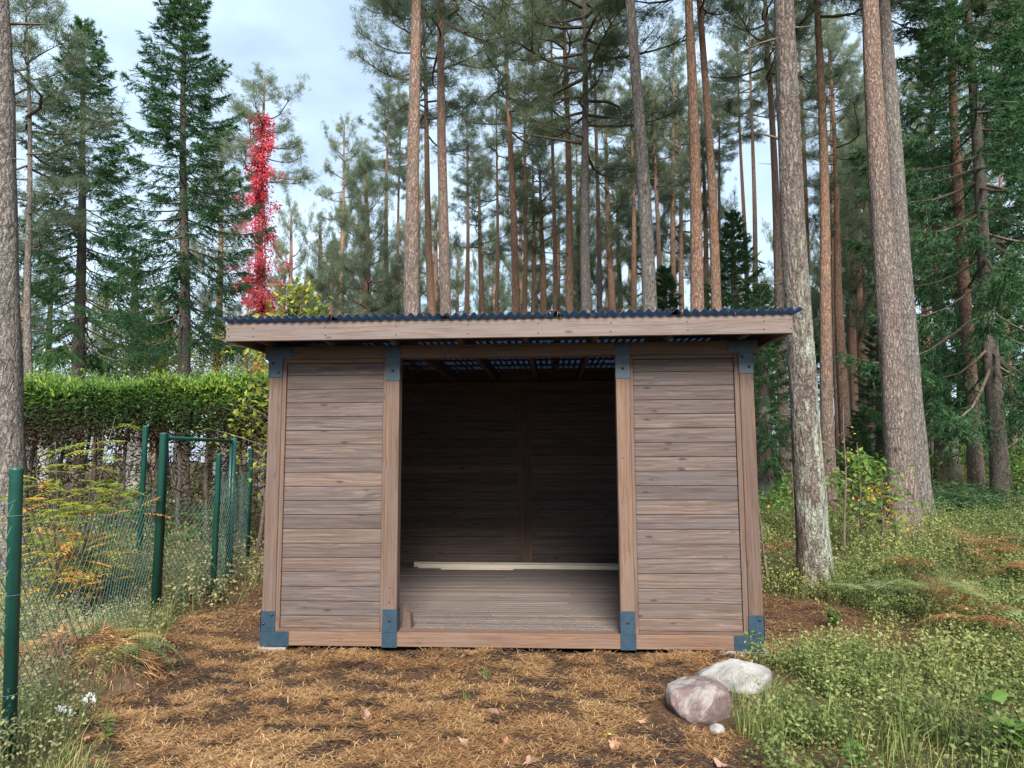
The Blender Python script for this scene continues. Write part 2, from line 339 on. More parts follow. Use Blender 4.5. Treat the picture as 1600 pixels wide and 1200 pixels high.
i, j = np.meshgrid(np.arange(n_-1), np.arange(n_-1), indexing='ij'); q = i*n_+j
gme = mesh('forest_floor', np.stack([GX, GY, GZ], -1), np.stack([q, q+1, q+n_+1, q+n_], -1).reshape(-1, 4), [gm()], smooth=True)
at = gme.attributes.new('litter', 'FLOAT', 'POINT'); at.data.foreach_set('value', litter_zone(GX, GY).ravel().astype(np.float32))
tag(link('ground', gme), kind='structure')

# ------------------------------------------------------------------ the shelter
SH = empty('wooden_shelter', (0, 0, 0), 'brown stained timber shelter with open front and flat corrugated roof', 'shelter')
_bc = {}
def boxmesh(L, w, h, m, bev=.003, tongue=0.):
    """box centred on its cross-section, running 0..L along local X, edges bevelled"""
    k = (round(L, 4), round(w, 4), round(h, 4), m, bev, tongue)
    if k in _bc: return _bc[k]
    P = []
    for x, ix in ((0, bev), (bev, 0), (L-bev, 0), (L, bev)):
        a, c = w/2-ix, h/2-ix; e = bev
        P.append([(x, -a+e, -c), (x, a-e, -c), (x, a, -c+e), (x, a, c-e), (x, a-e, c), (x, -a+e, c), (x, -a, c-e), (x, -a, -c+e)])
    V = np.array(P).reshape(-1, 3); F = []
    for r in range(3):
        for j in range(8): F.append([r*8+j, r*8+(j+1) % 8, (r+1)*8+(j+1) % 8, (r+1)*8+j])
    F = [tuple(f) for f in F]+[tuple(range(7, -1, -1)), tuple(range(24, 32))]; V = V.tolist()
    if tongue:                                             # a tongue that reaches into the board below
        V += [(x, y, z) for x in (.002, L-.002) for y in (-w*.12, w*.25) for z in (-h/2-tongue, -h/2+.004)]
        F += [tuple(32+i for i in f) for f in ((0, 1, 3, 2), (4, 6, 7, 5), (0, 4, 5, 1), (2, 3, 7, 6), (0, 2, 6, 4), (1, 5, 7, 3))]
    me = bpy.data.meshes.new('timber'); me.from_pydata(V, [], F); me.polygons.foreach_set('use_smooth', np.zeros(len(F), bool))
    me.materials.append(M[m]); me.update(); _bc[k] = me
    return me
def timber(name, x0, x1, y0, y1, z0, z1, m, parent, bev=.003, tongue=0.):
    """axis-aligned timber; grain follows the longest side"""
    d = (x1-x0, y1-y0, z1-z0); a = int(np.argmax(d)); cx, cy, cz = (x0+x1)/2, (y0+y1)/2, (z0+z1)/2
    if a == 0: return link(name, boxmesh(d[0], d[1], d[2], m, bev, tongue), parent, (x0, cy, cz))
    if a == 1: return link(name, boxmesh(d[1], d[0], d[2], m, bev, tongue), parent, (cx, y0, cz), (0, 0, R(90)))
    return link(name, boxmesh(d[2], d[1], d[0], m, bev), parent, (cx, cy, z0), (0, R(-90), 0))
WD, PW, ST, BB, BT, YB = 4.33, .12, .121, 2.523, 2.643, 3.96
XA, XB, XC, XD, XM = 0., 1.08, 3.135, 4.21, 2.1026
SL = .0195                                                   # the roof rises a little to the back
timber('sill_beam', 0, WD, 0, PW, 0, ST, 'post', SH, .005)
timber('sill_beam', 0, WD, YB-PW, YB, 0, ST, 'post', SH, .005)
for x in (0, XD): timber('sill_beam', x, x+PW, PW+.001, YB-PW-.001, 0, ST-.002, 'post', SH, .005)
for x in (XA, XB, XC, XD): timber('post', x, x+PW, 0, PW, ST, BB, 'post', SH, .004)
for x in (0, XM, XD): timber('post', x, x+PW, YB-PW, YB, ST, BB+.075, 'post', SH, .004)
for x in (0, XD): timber('post', x, x+PW, 1.92, 2.04, ST, BB+.037, 'post', SH, .004)
timber('top_beam', -.045, WD+.045, 0, PW, BB+.001, BT, 'post', SH, .004)
timber('top_beam', -.045, WD+.045, YB-PW, YB, BB+.076, BT+.075, 'post', SH, .004)
for x in (0, XD): timber('top_beam', x, x+PW, PW+.002, YB-PW-.002, BB+.04, BT+.03, 'post', SH, .004)
# front wall panels, each a frame with its boards
SEAM = [.1265+.125*k for k in range(20)]
def under(o, p):
    """hang o under part p without moving it"""
    o.parent = p; o.matrix_parent_inverse = (Matrix.Translation(p.location) @ p.rotation_euler.to_matrix().to_4x4()).inverted(); return o
def panel(x0, x1, xa, xb):
    yf, yk = .010, .075
    fr = timber('panel_rail', xa+.001, xb-.001, yf+.001, yk, 2.489, BB-.001, 'post', SH, .002)
    timber('panel_rail', xa+.001, xb-.001, yf+.001, yk, ST+.001, ST+.026, 'post', SH, .002)
    for a, b_ in ((x0+.001, xa), (xb, x1-.001)): timber('panel_stile', a, b_, yf, yk, ST+.001, BB-.001, 'post', SH, .002)
    for k in range(19):
        z0 = max(SEAM[k], ST+.027); z1 = min(SEAM[k+1], 2.4885)-.0045
        under(timber('board', xa+.002, xb-.002, .026, .047, z0, z1, 'board', SH, .0035, .009), fr)
panel(XA+PW, XB, .158, 1.05); panel(XC+PW, XD, 3.287, 4.166)
# back wall and side walls
for x0, x1 in ((PW, XM), (XM+PW, XD)):
    fr = timber('wall_trim', x0-.003, x0+.034, YB-PW+.012, YB-PW+.05, ST+.001, BB+.079, 'post', SH, .002)
    timber('wall_trim', x1-.034, x1+.003, YB-PW+.012, YB-PW+.05, ST+.001, BB+.079, 'post', SH, .002)
    for k in range(21):
        z0 = ST+.002 if k == 0 else .030+.125*(k+0); z1 = .030+.125*(k+1)-.0045
        if z0 > BB+.06: break
        o = timber('board', x0+.02, x1-.02, YB-PW+.028, YB-PW+.049, z0, min(z1, BB+.073), 'board', SH, .0035, .009)
        o.parent = fr; o.matrix_parent_inverse = (Matrix.Translation(fr.location) @ fr.rotation_euler.to_matrix().to_4x4()).inverted()
for x in (0, XD):
    for y0, y1 in ((PW, 1.92), (2.04, YB-PW)):
        fr = timber('wall_trim', x+.035, x+.085, y0+.001, y0+.034, ST+.001, BB+.036, 'post', SH, .002)
        for k in range(19):
            z0 = max(SEAM[k], ST+.002); z1 = min(SEAM[k+1]-.0045, BB+.036)
            xx = x+.05 if x == 0 else x+.05
            o = timber('board', xx, xx+.021, y0+.036, y1-.002, z0, z1, 'board', SH, .0035, .009)
            o.parent = fr; o.matrix_parent_inverse = (Matrix.Translation(fr.location) @ fr.rotation_euler.to_matrix().to_4x4()).inverted()
# floor planks
FL = timber('floor_joist', PW+.002, XD-.002, 1.90, 1.98, .0, ST-.034, 'post', SH)
y = PW+.002; k = 0
while y < YB-PW-.05:
    y1 = min(y+.0955, YB-PW-.002); xj = random.choice((1.15, 1.95, 2.75, 3.3))+random.uniform(-.03, .03); dz = random.uniform(-.0012, .0012)
    for xa, xb in ((PW+.003, xj-.001), (xj+.001, XD-.003)):
        o = timber('floor_plank', xa, xb, y, y1-.0035, ST-.031, ST-.003+dz, 'floor', SH, .003)
        o.parent = FL; o.matrix_parent_inverse = Matrix.Translation(FL.location).inverted()
    y += .0955; k += 1
# roof: rafters, battens, verge boards, fascia, sheets
YF = -.40; RZ = lambda y: BT+SL*y
def sloped(name, x0, x1, y0, y1, zb, h, m, parent, bev=.003):
    L = math.hypot(y1-y0, SL*(y1-y0)); o = link(name, boxmesh(L, x1-x0, h, m, bev), parent, ((x0+x1)/2, y0, zb+SL*y0+h/2))
    o.rotation_euler = Matrix(((0, -1, 0), (1, 0, 0), (0, 0, 1))).to_euler(); o.rotation_euler = (Matrix.Rotation(math.atan(SL), 3, 'X') @ Matrix.Rotation(R(90), 3, 'Z')).to_euler()
    return o
RX = [.02, .60, 1.18, 1.77, 2.35, 2.95, 3.58, 4.22]
for x in RX: sloped('rafter', x-.0225, x+.0225, YF+.046, 4.25, BT+.001, .145, 'dark_wood', SH)
sloped('verge_board', -.225, -.18, YF+.046, 4.27, BT-.005, .150, 'fascia', SH); sloped('verge_board', 4.505, 4.55, YF+.046, 4.27, BT-.005, .150, 'fascia', SH)
for xa, xb in zip(RX[:-1], RX[1:]): timber('blocking', xa+.024, xb-.024, YB-.09, YB-.045, BT+.0765, BT+.168+SL*3.9-.0, 'dark_wood', SH)
FA = timber('fascia_board', -.228, 4.552, YF, YF+.045, 2.628, 2.778, 'fascia', SH, .004)
timber('fascia_board', -.228, 4.552, 4.272, 4.315, 2.71, 2.86, 'fascia', SH, .004)
yb = YF+.02; zt = lambda y: BT+.148+SL*y
while yb < 4.25:
    timber('batten', -.226, 4.549, yb-.0, yb+.048, zt(yb)-.002 if yb > 0 else 2.780, zt(yb)+.022 if yb > 0 else 2.802, 'fascia' if yb < 0 else 'dark_wood', SH, .002); yb += .58
def screw(x, y, z, parent):
    V, F = tube([(0, .002, 0), (0, -.003, 0), (0, -.004, 0)], [.0065, .0065, .003], 8)
    me = _bc.get('screw')
    if me is None: me = mesh('screw', V, F, [M['bolt']]); _bc['screw'] = me
    o = link('screw', me, parent); o.matrix_parent_inverse = Matrix.Translation(parent.location).inverted(); o.location = (x, y, z)
for px in (357, 396, 508, 619, 731, 841, 955, 1074, 1194, 1235):
    x = float(atY(px, 515, YF)[0]); screw(x, YF, 2.74+random.uniform(-.006, .006), FA); screw(x+random.uniform(-.006, .006), YF, 2.668+random.uniform(-.006, .006), FA)
for x, z in ((XB+.06, .50), (XB+.055, .375), (XC+.05, 1.62)): screw(x, 0, z, SH)
def sheet_mesh(x0, x1, zo):
    p = .0762; n = int(round((x1-x0)/p*10)); xs = np.linspace(x0, x1, n+1); zs = .015*np.cos((xs-.02)/p*2*np.pi)+.015
    ys = np.array([YF-.055, .6, 1.7, 2.9, 4.33]); k = len(ys); V = []
    for dz in (0, .0022):
        for yy in ys: V.append(np.stack([xs, np.full(n+1, yy), zs+BT+.171+SL*yy+dz+zo], -1))
    V = np.array(V).reshape(-1, 3); F = []
    def idx(l, a, b_): return (l*k+a)*(n+1)+b_
    for a in range(k-1):
        for b_ in range(n):
            F.append((idx(0, a, b_), idx(0, a+1, b_), idx(0, a+1, b_+1), idx(0, a, b_+1))); F.append((idx(1, a, b_), idx(1, a, b_+1), idx(1, a+1, b_+1), idx(1, a+1, b_)))
    for b_ in range(n):
        F.append((idx(0, 0, b_), idx(0, 0, b_+1), idx(1, 0, b_+1), idx(1, 0, b_))); F.append((idx(0, k-1, b_+1), idx(0, k-1, b_), idx(1, k-1, b_), idx(1, k-1, b_+1)))
    return mesh('roof_sheet', V, F, [M['sheet']], smooth=True)
xe = np.linspace(-.295, 4.60, 6)
for k in range(5): link('roof_sheet', sheet_mesh(xe[k]-(.05 if k else 0), xe[k+1]+.02, .0045*(k % 2)+random.uniform(0, .001)), SH)
# steel brackets
def plate(name, rects, bolts, side=None):
    V = MB()
    for (x0, x1, z0, z1, y0) in rects:
        p = np.array([(x, y, z) for x in (x0, x1) for y in (y0, -.0005) for z in (z0, z1)])
        V.add(p, [[0, 1, 3, 2], [4, 6, 7, 5], [0, 4, 5, 1], [2, 3, 7, 6], [0, 2, 6, 4], [1, 5, 7, 3]])
    for (x0, x1, y0, y1, z0, z1) in side or ():
        p = np.array([(x, y, z) for x in (x0, x1) for y in (y0, y1) for z in (z0, z1)])
        V.add(p, [[0, 1, 3, 2], [4, 6, 7, 5], [0, 4, 5, 1], [2, 3, 7, 6], [0, 2, 6, 4], [1, 5, 7, 3]])
    br = link(name, V.build(name, [M['steel']]), SH)
    me = _bc.get('bolt')
    if me is None:
        th = np.linspace(0, np.pi/2, 5); Vb, Fb = tube([(0, -.011*math.sin(a)-.004, 0) for a in th], [.0125*math.cos(a)+.0004 for a in th], 12)
        me = mesh('bolt', Vb, Fb, [M['bolt']], smooth=True); _bc['bolt'] = me
    for x, z in bolts: link('bolt', me, br, (x, -.003, z))
T0, T1 = 2.359, 2.5335
SD = lambda a, b_, z0, z1: (a, b_, -.006, PW+.004, z0, z1)
plate('corner_bracket', [(-.006, .124, ST+.001, .292, -.006), (-.008, .250, -.004, ST, -.008)], [(.094, .262), (.021, .186)], [SD(-.008, -.001, -.003, .291)])
plate('corner_bracket', [(WD-.124, WD+.006, ST+.001, .290, -.006), (WD-.250, WD+.008, -.004, ST, -.008)], [(WD-.034, .255), (WD-.086, .155)], [SD(WD+.001, WD+.008, -.003, .289)])
for x in (XB, XC):
    plate('post_bracket', [(x-.003, x+.123, ST+.001, .315, -.006), (x-.006, x+.127, -.004, ST, -.008)], [(x+.06, .222)], [(x-.005, x-.001, .012, PW+.004, ST+.03, .31) if x == XC else (x+.121, x+.125, -.005, PW+.004, ST+.002, .314)])
    plate('post_bracket', [(x-.003, x+.123, 2.318, T1-.006, -.006), (x-.004, x+.125, T1-.004, 2.640, -.009)], [(x+.06, 2.405)])
plate('corner_bracket', [(-.004, .124, T0, T1-.001, -.006), (-.006, .210, T1, 2.640, -.009)], [(.030, 2.487), (.087, 2.405)], [SD(-.006, -.001, T0+.001, T1)])
plate('corner_bracket', [(WD-.124, WD+.004, 2.35, T1-.001, -.006), (WD-.212, WD+.006, T1, 2.640, -.009)], [(WD-.092, 2.493), (WD-.035, 2.408)], [SD(WD+.001, WD+.006, 2.351, T1)])

# pavers under the corners
def blockmesh(name, L, w, h, m, seed=0, amp=.006):
    import bmesh
    bm = bmesh.new(); bmesh.ops.create_cube(bm, size=1); bmesh.ops.scale(bm, vec=(L, w, h), verts=bm.verts); bmesh.ops.bevel(bm, geom=bm.edges[:], offset=min(L, w, h)*.12, segments=2, affect='EDGES')
    bmesh.ops.subdivide_edges(bm, edges=bm.edges[:], cuts=1, use_grid_fill=True); rr = random.Random(seed)
    for v in bm.verts: v.co += Vector((rr.uniform(-1, 1), rr.uniform(-1, 1), rr.uniform(-1, 1)))*amp
    me = bpy.data.meshes.new(name); bm.to_mesh(me); bm.free(); me.materials.append(m); return me
tag(link('paving_slab', blockmesh('paving_slab', .24, .28, .05, M['concrete'], 1, .003), None, (.10, .14, -.040)), 'pale concrete slab under the shelter corner nearest the fence', 'paving slab')
tag(link('paving_slab', blockmesh('paving_slab', .40, .34, .05, M['concrete'], 2, .003), None, (4.16, .105, -.030)), 'pale concrete slab under the shelter corner behind the boulders', 'paving slab')

# things lying in the shelter
def lay(name, x0, x1, y, zc, w, h, m, rz, label, cat):
    o = link(name, boxmesh(x1-x0, w, h, m, .004), None, (x0, y, zc), (0, 0, rz)); return tag(o, label, cat)
lay('timber_length', .70, 3.62, 3.60, ST+.029, .07, .058, 'raw_wood', -.028, 'long pale unplaned timber lying on the floor along the back wall', 'timber')
lay('timber_length', .62, 3.66, 3.70, ST+.033, .06, .066, 'raw_wood', -.024, 'pale timber hidden behind the long one, its end showing further out', 'timber')
lay('timber_strip', 1.03, 2.02, 3.50, ST+.005, .045, .016, 'raw_wood', -.02, 'short thin pale strip on the floor before the long timber', 'timber')
wb = MB()
wv = np.array([(0, 0, 0), (.085, -.02, 0), (.10, .06, 0), (.0, .09, 0), (.015, .01, .185), (.075, -.012, .13), (.085, .05, .125), (.01, .08, .21)])
wb.add(wv, [[0, 3, 2, 1], [4, 5, 6, 7], [0, 1, 5, 4], [1, 2, 6, 5], [2, 3, 7, 6], [3, 0, 4, 7]])
tag(link('wood_offcut', wb.build('wood_offcut', [M['dark_wood']]), None, (XB+PW+.012, .17, ST-.003)), 'dark weathered wood offcut standing on the floor against the doorway post', 'offcut')

# ------------------------------------------------------------------ boulders
def boulder(name, loc, sc, m, seed, label, rz=0, sub=5):
    import bmesh
    bm = bmesh.new(); bmesh.ops.create_icosphere(bm, subdivisions=sub, radius=1); P = np.array([v.co[:] for v in bm.verts])
    rr = np.random.default_rng(seed); d = np.zeros(len(P))
    for k in range(9):                                     # flat cuts make the worn facets
        nn = norm(rr.normal(size=3)); c = rr.uniform(.62, .9); e = P@nn; P = P-np.clip(e-c, 0, 9)[:, None]*nn*.8
    d = (fbm(P[:, 0]*2.2+seed, P[:, 1]*2.2+P[:, 2]*1.7, seed)-.5)*.22+(fbm(P[:, 0]*7+P[:, 2]*3, P[:, 1]*7-P[:, 2]*4, seed+5)-.5)*.06
    P = P*(1+d)[:, None]*np.array(sc)
    for v, p in zip(bm.verts, P): v.co = p
    me = bpy.data.meshes.new(name); bm.to_mesh(me); bm.free(); me.materials.append(m); me.polygons.foreach_set('use_smooth', np.ones(len(me.polygons), bool))
    return tag(link(name, me, None, loc, (0, 0, rz)), label, 'boulder')
boulder('boulder', (3.50, -1.32, .015), (.235, .20, .165), M['rock_pink'], 4, 'rounded pinkish granite boulder, the nearer of the pair before the shelter', .3)
boulder('boulder', (3.87, -.80, .005), (.30, .21, .155), M['rock_white'], 11, 'long pale lichened boulder behind the pink one at the shelter corner', -.35)
boulder('stone', (3.56, -1.66, -.03), (.05, .045, .035), M['rock_white'], 15, 'fist sized pale stone half sunk in needles below the pink boulder', .2, 3)

# ------------------------------------------------------------------ trees
def pine_crown(seed, H, Rm, nb, low=.55, dens=1., conic=False, bl=.17, bw=.0135):
    """crown mesh with z=0 at its lowest branch; material 0 branches, 1 needles"""
    r = np.random.default_rng(seed); B = MB(); TP, TD = [], []
    for k in range(nb):
        t = (k+r.uniform(0, .9))/nb; az = k*2.399+r.uniform(-.5, .5)
        prof = (1-t)**.75*.95+.06 if conic else (low+(1-low)*np.sin(min(t*1.9, 1)*np.pi/2))*(1-max(t-.45, 0)/.55*.78)
        L = Rm*prof*r.uniform(.6, 1.12); el = R((8 if conic else 0)+55*t**1.4+r.uniform(-16, 14)); curl = r.uniform(-.05, .3)
        u = np.linspace(0, 1, 6); dh = np.array([np.cos(az), np.sin(az), 0]); sd = np.array([-np.sin(az), np.cos(az), 0])
        wob = r.uniform(-.22, .22)*np.sin(u*np.pi*r.uniform(.8, 2))*L
        P = dh*(u*L*np.cos(el))[:, None]+sd*wob[:, None]; P[:, 2] += t*H+u*L*np.sin(el)+curl*L*u**2-.10*L*np.sin(u*np.pi)
        r0 = .012+.016*L; B.add(*tube(P, r0*(1-u*.85), 5, False), tone=.4, mi=0)
        ns = int((4+L*3.6)*dens)
        for q in range(ns):
            s_ = r.uniform(.16, 1)**.8; i = min(int(s_*5), 4); f = s_*5-i; p0 = P[i]*(1-f)+P[i+1]*f; td = norm(P[i+1]-P[i])
            a = r.choice([-1, 1])*R(r.uniform(25, 75)); d = rot_about(td, np.array([0, 0, 1.]), np.array(a)); d = norm(d+np.array([0, 0, r.uniform(-.1, .55)]))
            l = L*r.uniform(.18, .48)*(1.2-s_*.6)+.18
            pts = np.array([p0, p0+d*l*.5+[0, 0, .03], p0+d*l+[0, 0, .10*l]]); B.add(*tube(pts, [r0*.32, r0*.22, .004], 3, False), tone=.4, mi=0)
            nt_ = int(4+l*7)
            w = r.uniform(.15, 1.1, nt_); TP.append(p0+d*l*w[:, None]+r.normal(0, .12, (nt_, 3))); TD.append(norm(d+r.normal(0, .55, (nt_, 3))+[0, 0, .35]))
    P = np.concatenate(TP); D = np.concatenate(TD); n = len(P); nbld = 21
    tone = np.clip(r.normal(.42, .17, n)+(P[:, 2]/H-.5)*.12, 0, 1)
    P2 = np.repeat(P, nbld, 0)+r.normal(0, .05, (n*nbld, 3)); D2 = norm(np.repeat(D, nbld, 0)+r.normal(0, .78, (n*nbld, 3)))
    V, F = blades(P2+D2*.015, D2, bl*r.uniform(.7, 1.25, n*nbld), bw*r.uniform(.7, 1.3, n*nbld)); B.add(V, F, np.clip(np.repeat(tone, nbld)+r.normal(0, .1, n*nbld), 0, 1), 1)
    return B.build('pine_crown', [M['twig'], M['pine']])
def spruce_crown(seed, H, Rm, gap=.34, pw=.85, dens=1., bl=.13, bw=.026, bare=.0):
    r = np.random.default_rng(seed); B = MB(); PP, DD, TT = [], [], []
    z = 0.
    while z < H-.15:
        t = z/H; nb = int(r.integers(4, 7)) if t < .9 else 4; a0 = r.uniform(0, 6.28)
        for k in range(nb):
            if r.random() < bare*(1-t): continue
            az = a0+k*6.283/nb+r.uniform(-.3, .3); L = (Rm*(1-t)**pw+.12)*r.uniform(.62, 1.1)
            el = R(-16+62*t**1.3+r.uniform(-8, 8)); u = np.linspace(0, 1, 6); dh = np.array([np.cos(az), np.sin(az), 0]); sd = np.array([-np.sin(az), np.cos(az), 0])
            P = dh*(u*L*np.cos(el))[:, None]+sd*(r.uniform(-.08, .08)*u*L)[:, None]; P[:, 2] += z+u*L*np.sin(el)-.24*L*(1-t)*np.sin(u*np.pi*.8)+.16*L*u**3+r.uniform(-.1, .1)
            B.add(*tube(P, (.007+.011*L)*(1-u*.85), 4, False), tone=.3, mi=0)
            nl = int((8+L*26)*dens); s_ = r.uniform(.16, 1, nl)**.8; i = np.minimum((s_*5).astype(int), 4); f = (s_*5-i)[:, None]
            p0 = P[i]*(1-f)+P[i+1]*f; sg = r.choice([-1, 1], nl)[:, None]; td = norm(P[i+1]-P[i])
            d = norm(td*.75+sd*sg*r.uniform(.5, 1.1, (nl, 1))+np.array([0, 0, -1])*r.uniform(.05, .95, (nl, 1))*(1-t)**.5)
            l = (.16+.36*L*(1.05-s_)*r.uniform(.5, 1.2, nl)).clip(.1, .75)
            nn = 13; w = r.uniform(0, 1.05, (nl, nn)); hang = (w**2*l[:, None]*.45*(1-t))
            q = p0[:, None]+d[:, None]*(w*l[:, None])[..., None]; q[..., 2] -= hang
            PP.append(q.reshape(-1, 3)); DD.append(norm(np.repeat(d[:, None], nn, 1)*.8+r.normal(0, .5, (nl, nn, 3))+np.array([0, 0, -.3*(1-t)])).reshape(-1, 3))
            TT.append((np.repeat(np.clip(r.normal(.36, .14, nl)+s_*.22-.08, 0, 1)[:, None], nn, 1)).ravel())
        z += gap*r.uniform(.7, 1.3)*(1-.45*t)
    P = np.concatenate(PP); D = np.concatenate(DD); T = np.concatenate(TT); n = len(P)
    V, F = blades(P, D, bl*r.uniform(.7, 1.35, n), bw*r.uniform(.7, 1.3, n)); B.add(V, F, np.clip(T+r.normal(0, .1, n), 0, 1), 1)
    return B.build('spruce_crown', [M['twig'], M['spruce']])
def leafy_crown(seed, H, Rx, n_br, leaf, lmat, per=26, z0=.15, bw=.55, spread=.3):
    """loose crown of broad leaves on thin branches"""
    r = np.random.default_rng(seed); B = MB(); PP, DD = [], []
    for k in range(n_br):
        t = z0+(1-z0)*(k+r.random())/n_br; az = k*2.4+r.uniform(-.4, .4); L = Rx*np.sin(np.clip(t*.85+.15, 0, 1)*np.pi)**.6*r.uniform(.55, 1.1)+.05
        el = R(r.uniform(10, 55)); u = np.linspace(0, 1, 4); dh = np.array([np.cos(az)*np.cos(el), np.sin(az)*np.cos(el), np.sin(el)])
        P = np.array([0, 0, t*H*.85])+dh*(u*L)[:, None]; P[:, 2] += -.12*L*u**2
        B.add(*tube(P, (.004+.008*L)*(1-u*.8), 4, False), tone=.4, mi=0)
        s_ = r.uniform(.3, 1.05, per); q = P[0]+(P[-1]-P[0])*s_[:, None]+r.normal(0, spread*L*.5+.02, (per, 3)); PP.append(q); DD.append(norm(dh+r.normal(0, .7, (per, 3))+[0, 0, -.3]))
    P = np.concatenate(PP); D = np.concatenate(DD); n = len(P); Nn = norm(r.normal(0, .6, (n, 3))+[0, 0, 1])
    V, F = leaves(P, D, Nn, leaf*r.uniform(.6, 1.3, n), leaf*bw*r.uniform(.7, 1.2, n)); T = np.clip(r.normal(.45, .22, n), 0, 1); B.add(V, F, np.tile(T, 4), 1)
    return B.build('leafy_crown', [M['twig'], M[lmat]])
CR = {'a': (pine_crown(1, 9, 2.7, 34), 9), 'b': (pine_crown(2, 8, 2.9, 30, .7), 8), 'c': (pine_crown(3, 10, 3.0, 52, .35, 1.1, True), 10), 'd': (pine_crown(4, 7, 2.5, 22, .8, .9), 7), 'e': (pine_crown(9, 11, 2.4, 40, .4, .95), 11)}
SP = {'a': (spruce_crown(5, 12, 2.4, .46, .62, .95, bare=.2), 12), 'b': (spruce_crown(6, 11, 2.3, .40, .85, .95, bare=.1), 11), 'c': (spruce_crown(8, 13, 2.7, .50, .60, 1.0, bare=.2), 13)}
def trunk_mesh(base, top, rb, rt, seed, n=14, flare=.35, wob=.04, fine=False):
    """trunk from base to top in local coordinates (base at the origin)"""
    r = np.random.default_rng(seed); L = np.linalg.norm(top-base); k = int(np.clip(L*(6 if fine else 1.6), 10, 60)); u = np.linspace(0, 1, k)
    if fine: u = u**1.5
    P = (top-base)*u[:, None]; ph = r.uniform(0, 6, 2); w = wob*np.sin(u*np.pi)*np.sin(u*7+ph[0])*min(L/12, 1.3); P[:, 0] += w; P[:, 1] += wob*np.sin(u*np.pi)*np.sin(u*6+ph[1])
    rad = rb+(rt-rb)*u**.9; rad = rad*(1+flare*np.exp(-u*L/.28))
    V, F = tube(P, rad, n); nv = k*n; A = V[:nv].reshape(k, n, 3); off = A-P[:, None]; th = np.arange(n)/n*6.283
    lump = 1+(fbm(np.cos(th)[None]*2.2+P[:, 2:3]*.9+seed, np.sin(th)[None]*2.2+P[:, 2:3]*.3, seed)-.5)*.16+.12*np.exp(-u*L/.3)[:, None]*np.sin(th*5+ph[0])[None]
    if fine: lump = lump+(fbm(np.cos(th)[None]*6+P[:, 2:3]*1.3+seed, np.sin(th)[None]*6+P[:, 2:3]*2.1, seed+3)-.5)*.10
    V[:nv] = (P[:, None]+off*lump[..., None]).reshape(-1, 3)
    return V, F, P
def dead_branch(r, l, rad):
    u = np.linspace(0, 1, 5); P = np.stack([u*l, r.uniform(-.12, .12)*np.sin(u*3)*l, (r.uniform(-.1, .35)*u+.15*u*u*r.uniform(-1, 1))*l], -1); return tube(P, rad*(1-.75*u), 6)
USED = set()
def tree(kind, label, Y, base, top, w, H, crown=None, cz=None, csc=1., bk='bark_pine', group=None, dead=(), seed=0, cat='pine tree', wref=400, fine=False, zb=None, crz=None):
    """base=(px,py) and top=(px,py): two points of the stem's axis in the photograph, Y its depth; w: its width there in pixels"""
    P0 = atY(*base, Y); P1 = atY(*top, Y); d = (P1-P0)/(P1[2]-P0[2]); Pg = P0.copy()
    for _ in range(4): g = float(ground(Pg[0], Pg[1])); Pg = P0+d*(g-P0[2])
    if zb is not None: Pg = P0+d*(zb-P0[2])
    Pg = Pg-d*.12; Pt = Pg+d*H
    pm = atY(base[0], wref, Y); zr = pm[2]-Pg[2]; rr = w/2/FPX*np.dot(pm-CAM, FW); uu = np.clip(zr/H, 0, .85); rb = rr/(1-.85*uu**.9); 
    assert label not in USED, label
    USED.add(label)
    root = empty(kind, Pg, label, cat, group); r = np.random.default_rng(seed+100)
    V, F, PA = trunk_mesh(Pg, Pt, rb, rb*.15, seed, 22 if fine else 12, .35 if w > 14 else .2, .05, fine)
    link('trunk', mesh('trunk', V, F, [M[bk]], smooth=True), root)
    def axis(z): return np.array([np.interp(z, PA[:, 2], PA[:, 0]), np.interp(z, PA[:, 2], PA[:, 1]), z])
    if crown is not None:
        me, h0 = crown; z0 = H-h0*csc*.97 if cz is None else cz; sz = (H-z0)/h0*1.02; a = axis(z0)
        c = link('crown', me, root, a, None, (csc, csc, sz)); tilt = (PA[-1]-a)/(PA[-1, 2]-a[2])
        c.rotation_euler = (Matrix.Rotation(math.atan(-tilt[1]), 3, 'X') @ Matrix.Rotation(math.atan(tilt[0]), 3, 'Y') @ Matrix.Rotation(r.uniform(0, 6.28) if crz is None else crz, 3, 'Z')).to_euler()
    for (py, ang, l, rad) in dead:                             # broken-off branches: row in the photograph, compass angle, length, thickness
        z = atY(base[0], py, Y)[2]-Pg[2]; V2, F2 = dead_branch(r, l, rad); link('dead_branch', mesh('dead_branch', V2, F2, [M['twig']], smooth=True), root, axis(z), (0, 0, R(ang)))
    return root, axis, Pg
G1 = 'pine trunks rising behind the shelter roof'
# the tall pines, listed as they stand behind the roof edge and beside the shelter
tree('pine_tree', 'thick grey pine trunk rising straight behind the roof, thickest of those near its fence end', 8.6, (646, 490), (647, 0), 23, 21, CR['a'], 12.3, 1.0, 'bark_pine', G1, ((60, 150, .35, .02), (330, 20, .2, .015)), 1, crz=2.2)
tree('pine_tree', 'slim reddish pine leaning behind the thick grey one, close on its shed side', 18, (677, 490), (659, 0), 11, 20, CR['b'], 13.5, .9, 'bark_red', G1, (), 2)
tree('pine_tree', 'straight mid grey pine standing third behind the roof from the fence end', 12.2, (694, 490), (692, 0), 17, 22, CR['b'], 13.2, 1., 'bark_pine', G1, ((240, 200, .3, .015),), 3)
tree('pine_tree', 'thin distant pine with a small round crown between two bare trunks', 33, (754, 490), (747, 217), 7, 19.0, CR['d'], 13.3, .95, 'bark_red', G1, (), 4)
tree('pine_tree', 'slim straight pine whose bare stem stands near the middle of the roof', 21, (805, 490), (789, 0), 11, 24, CR['b'], 15.0, 1.15, 'bark_red', G1, (), 5, crz=.6)
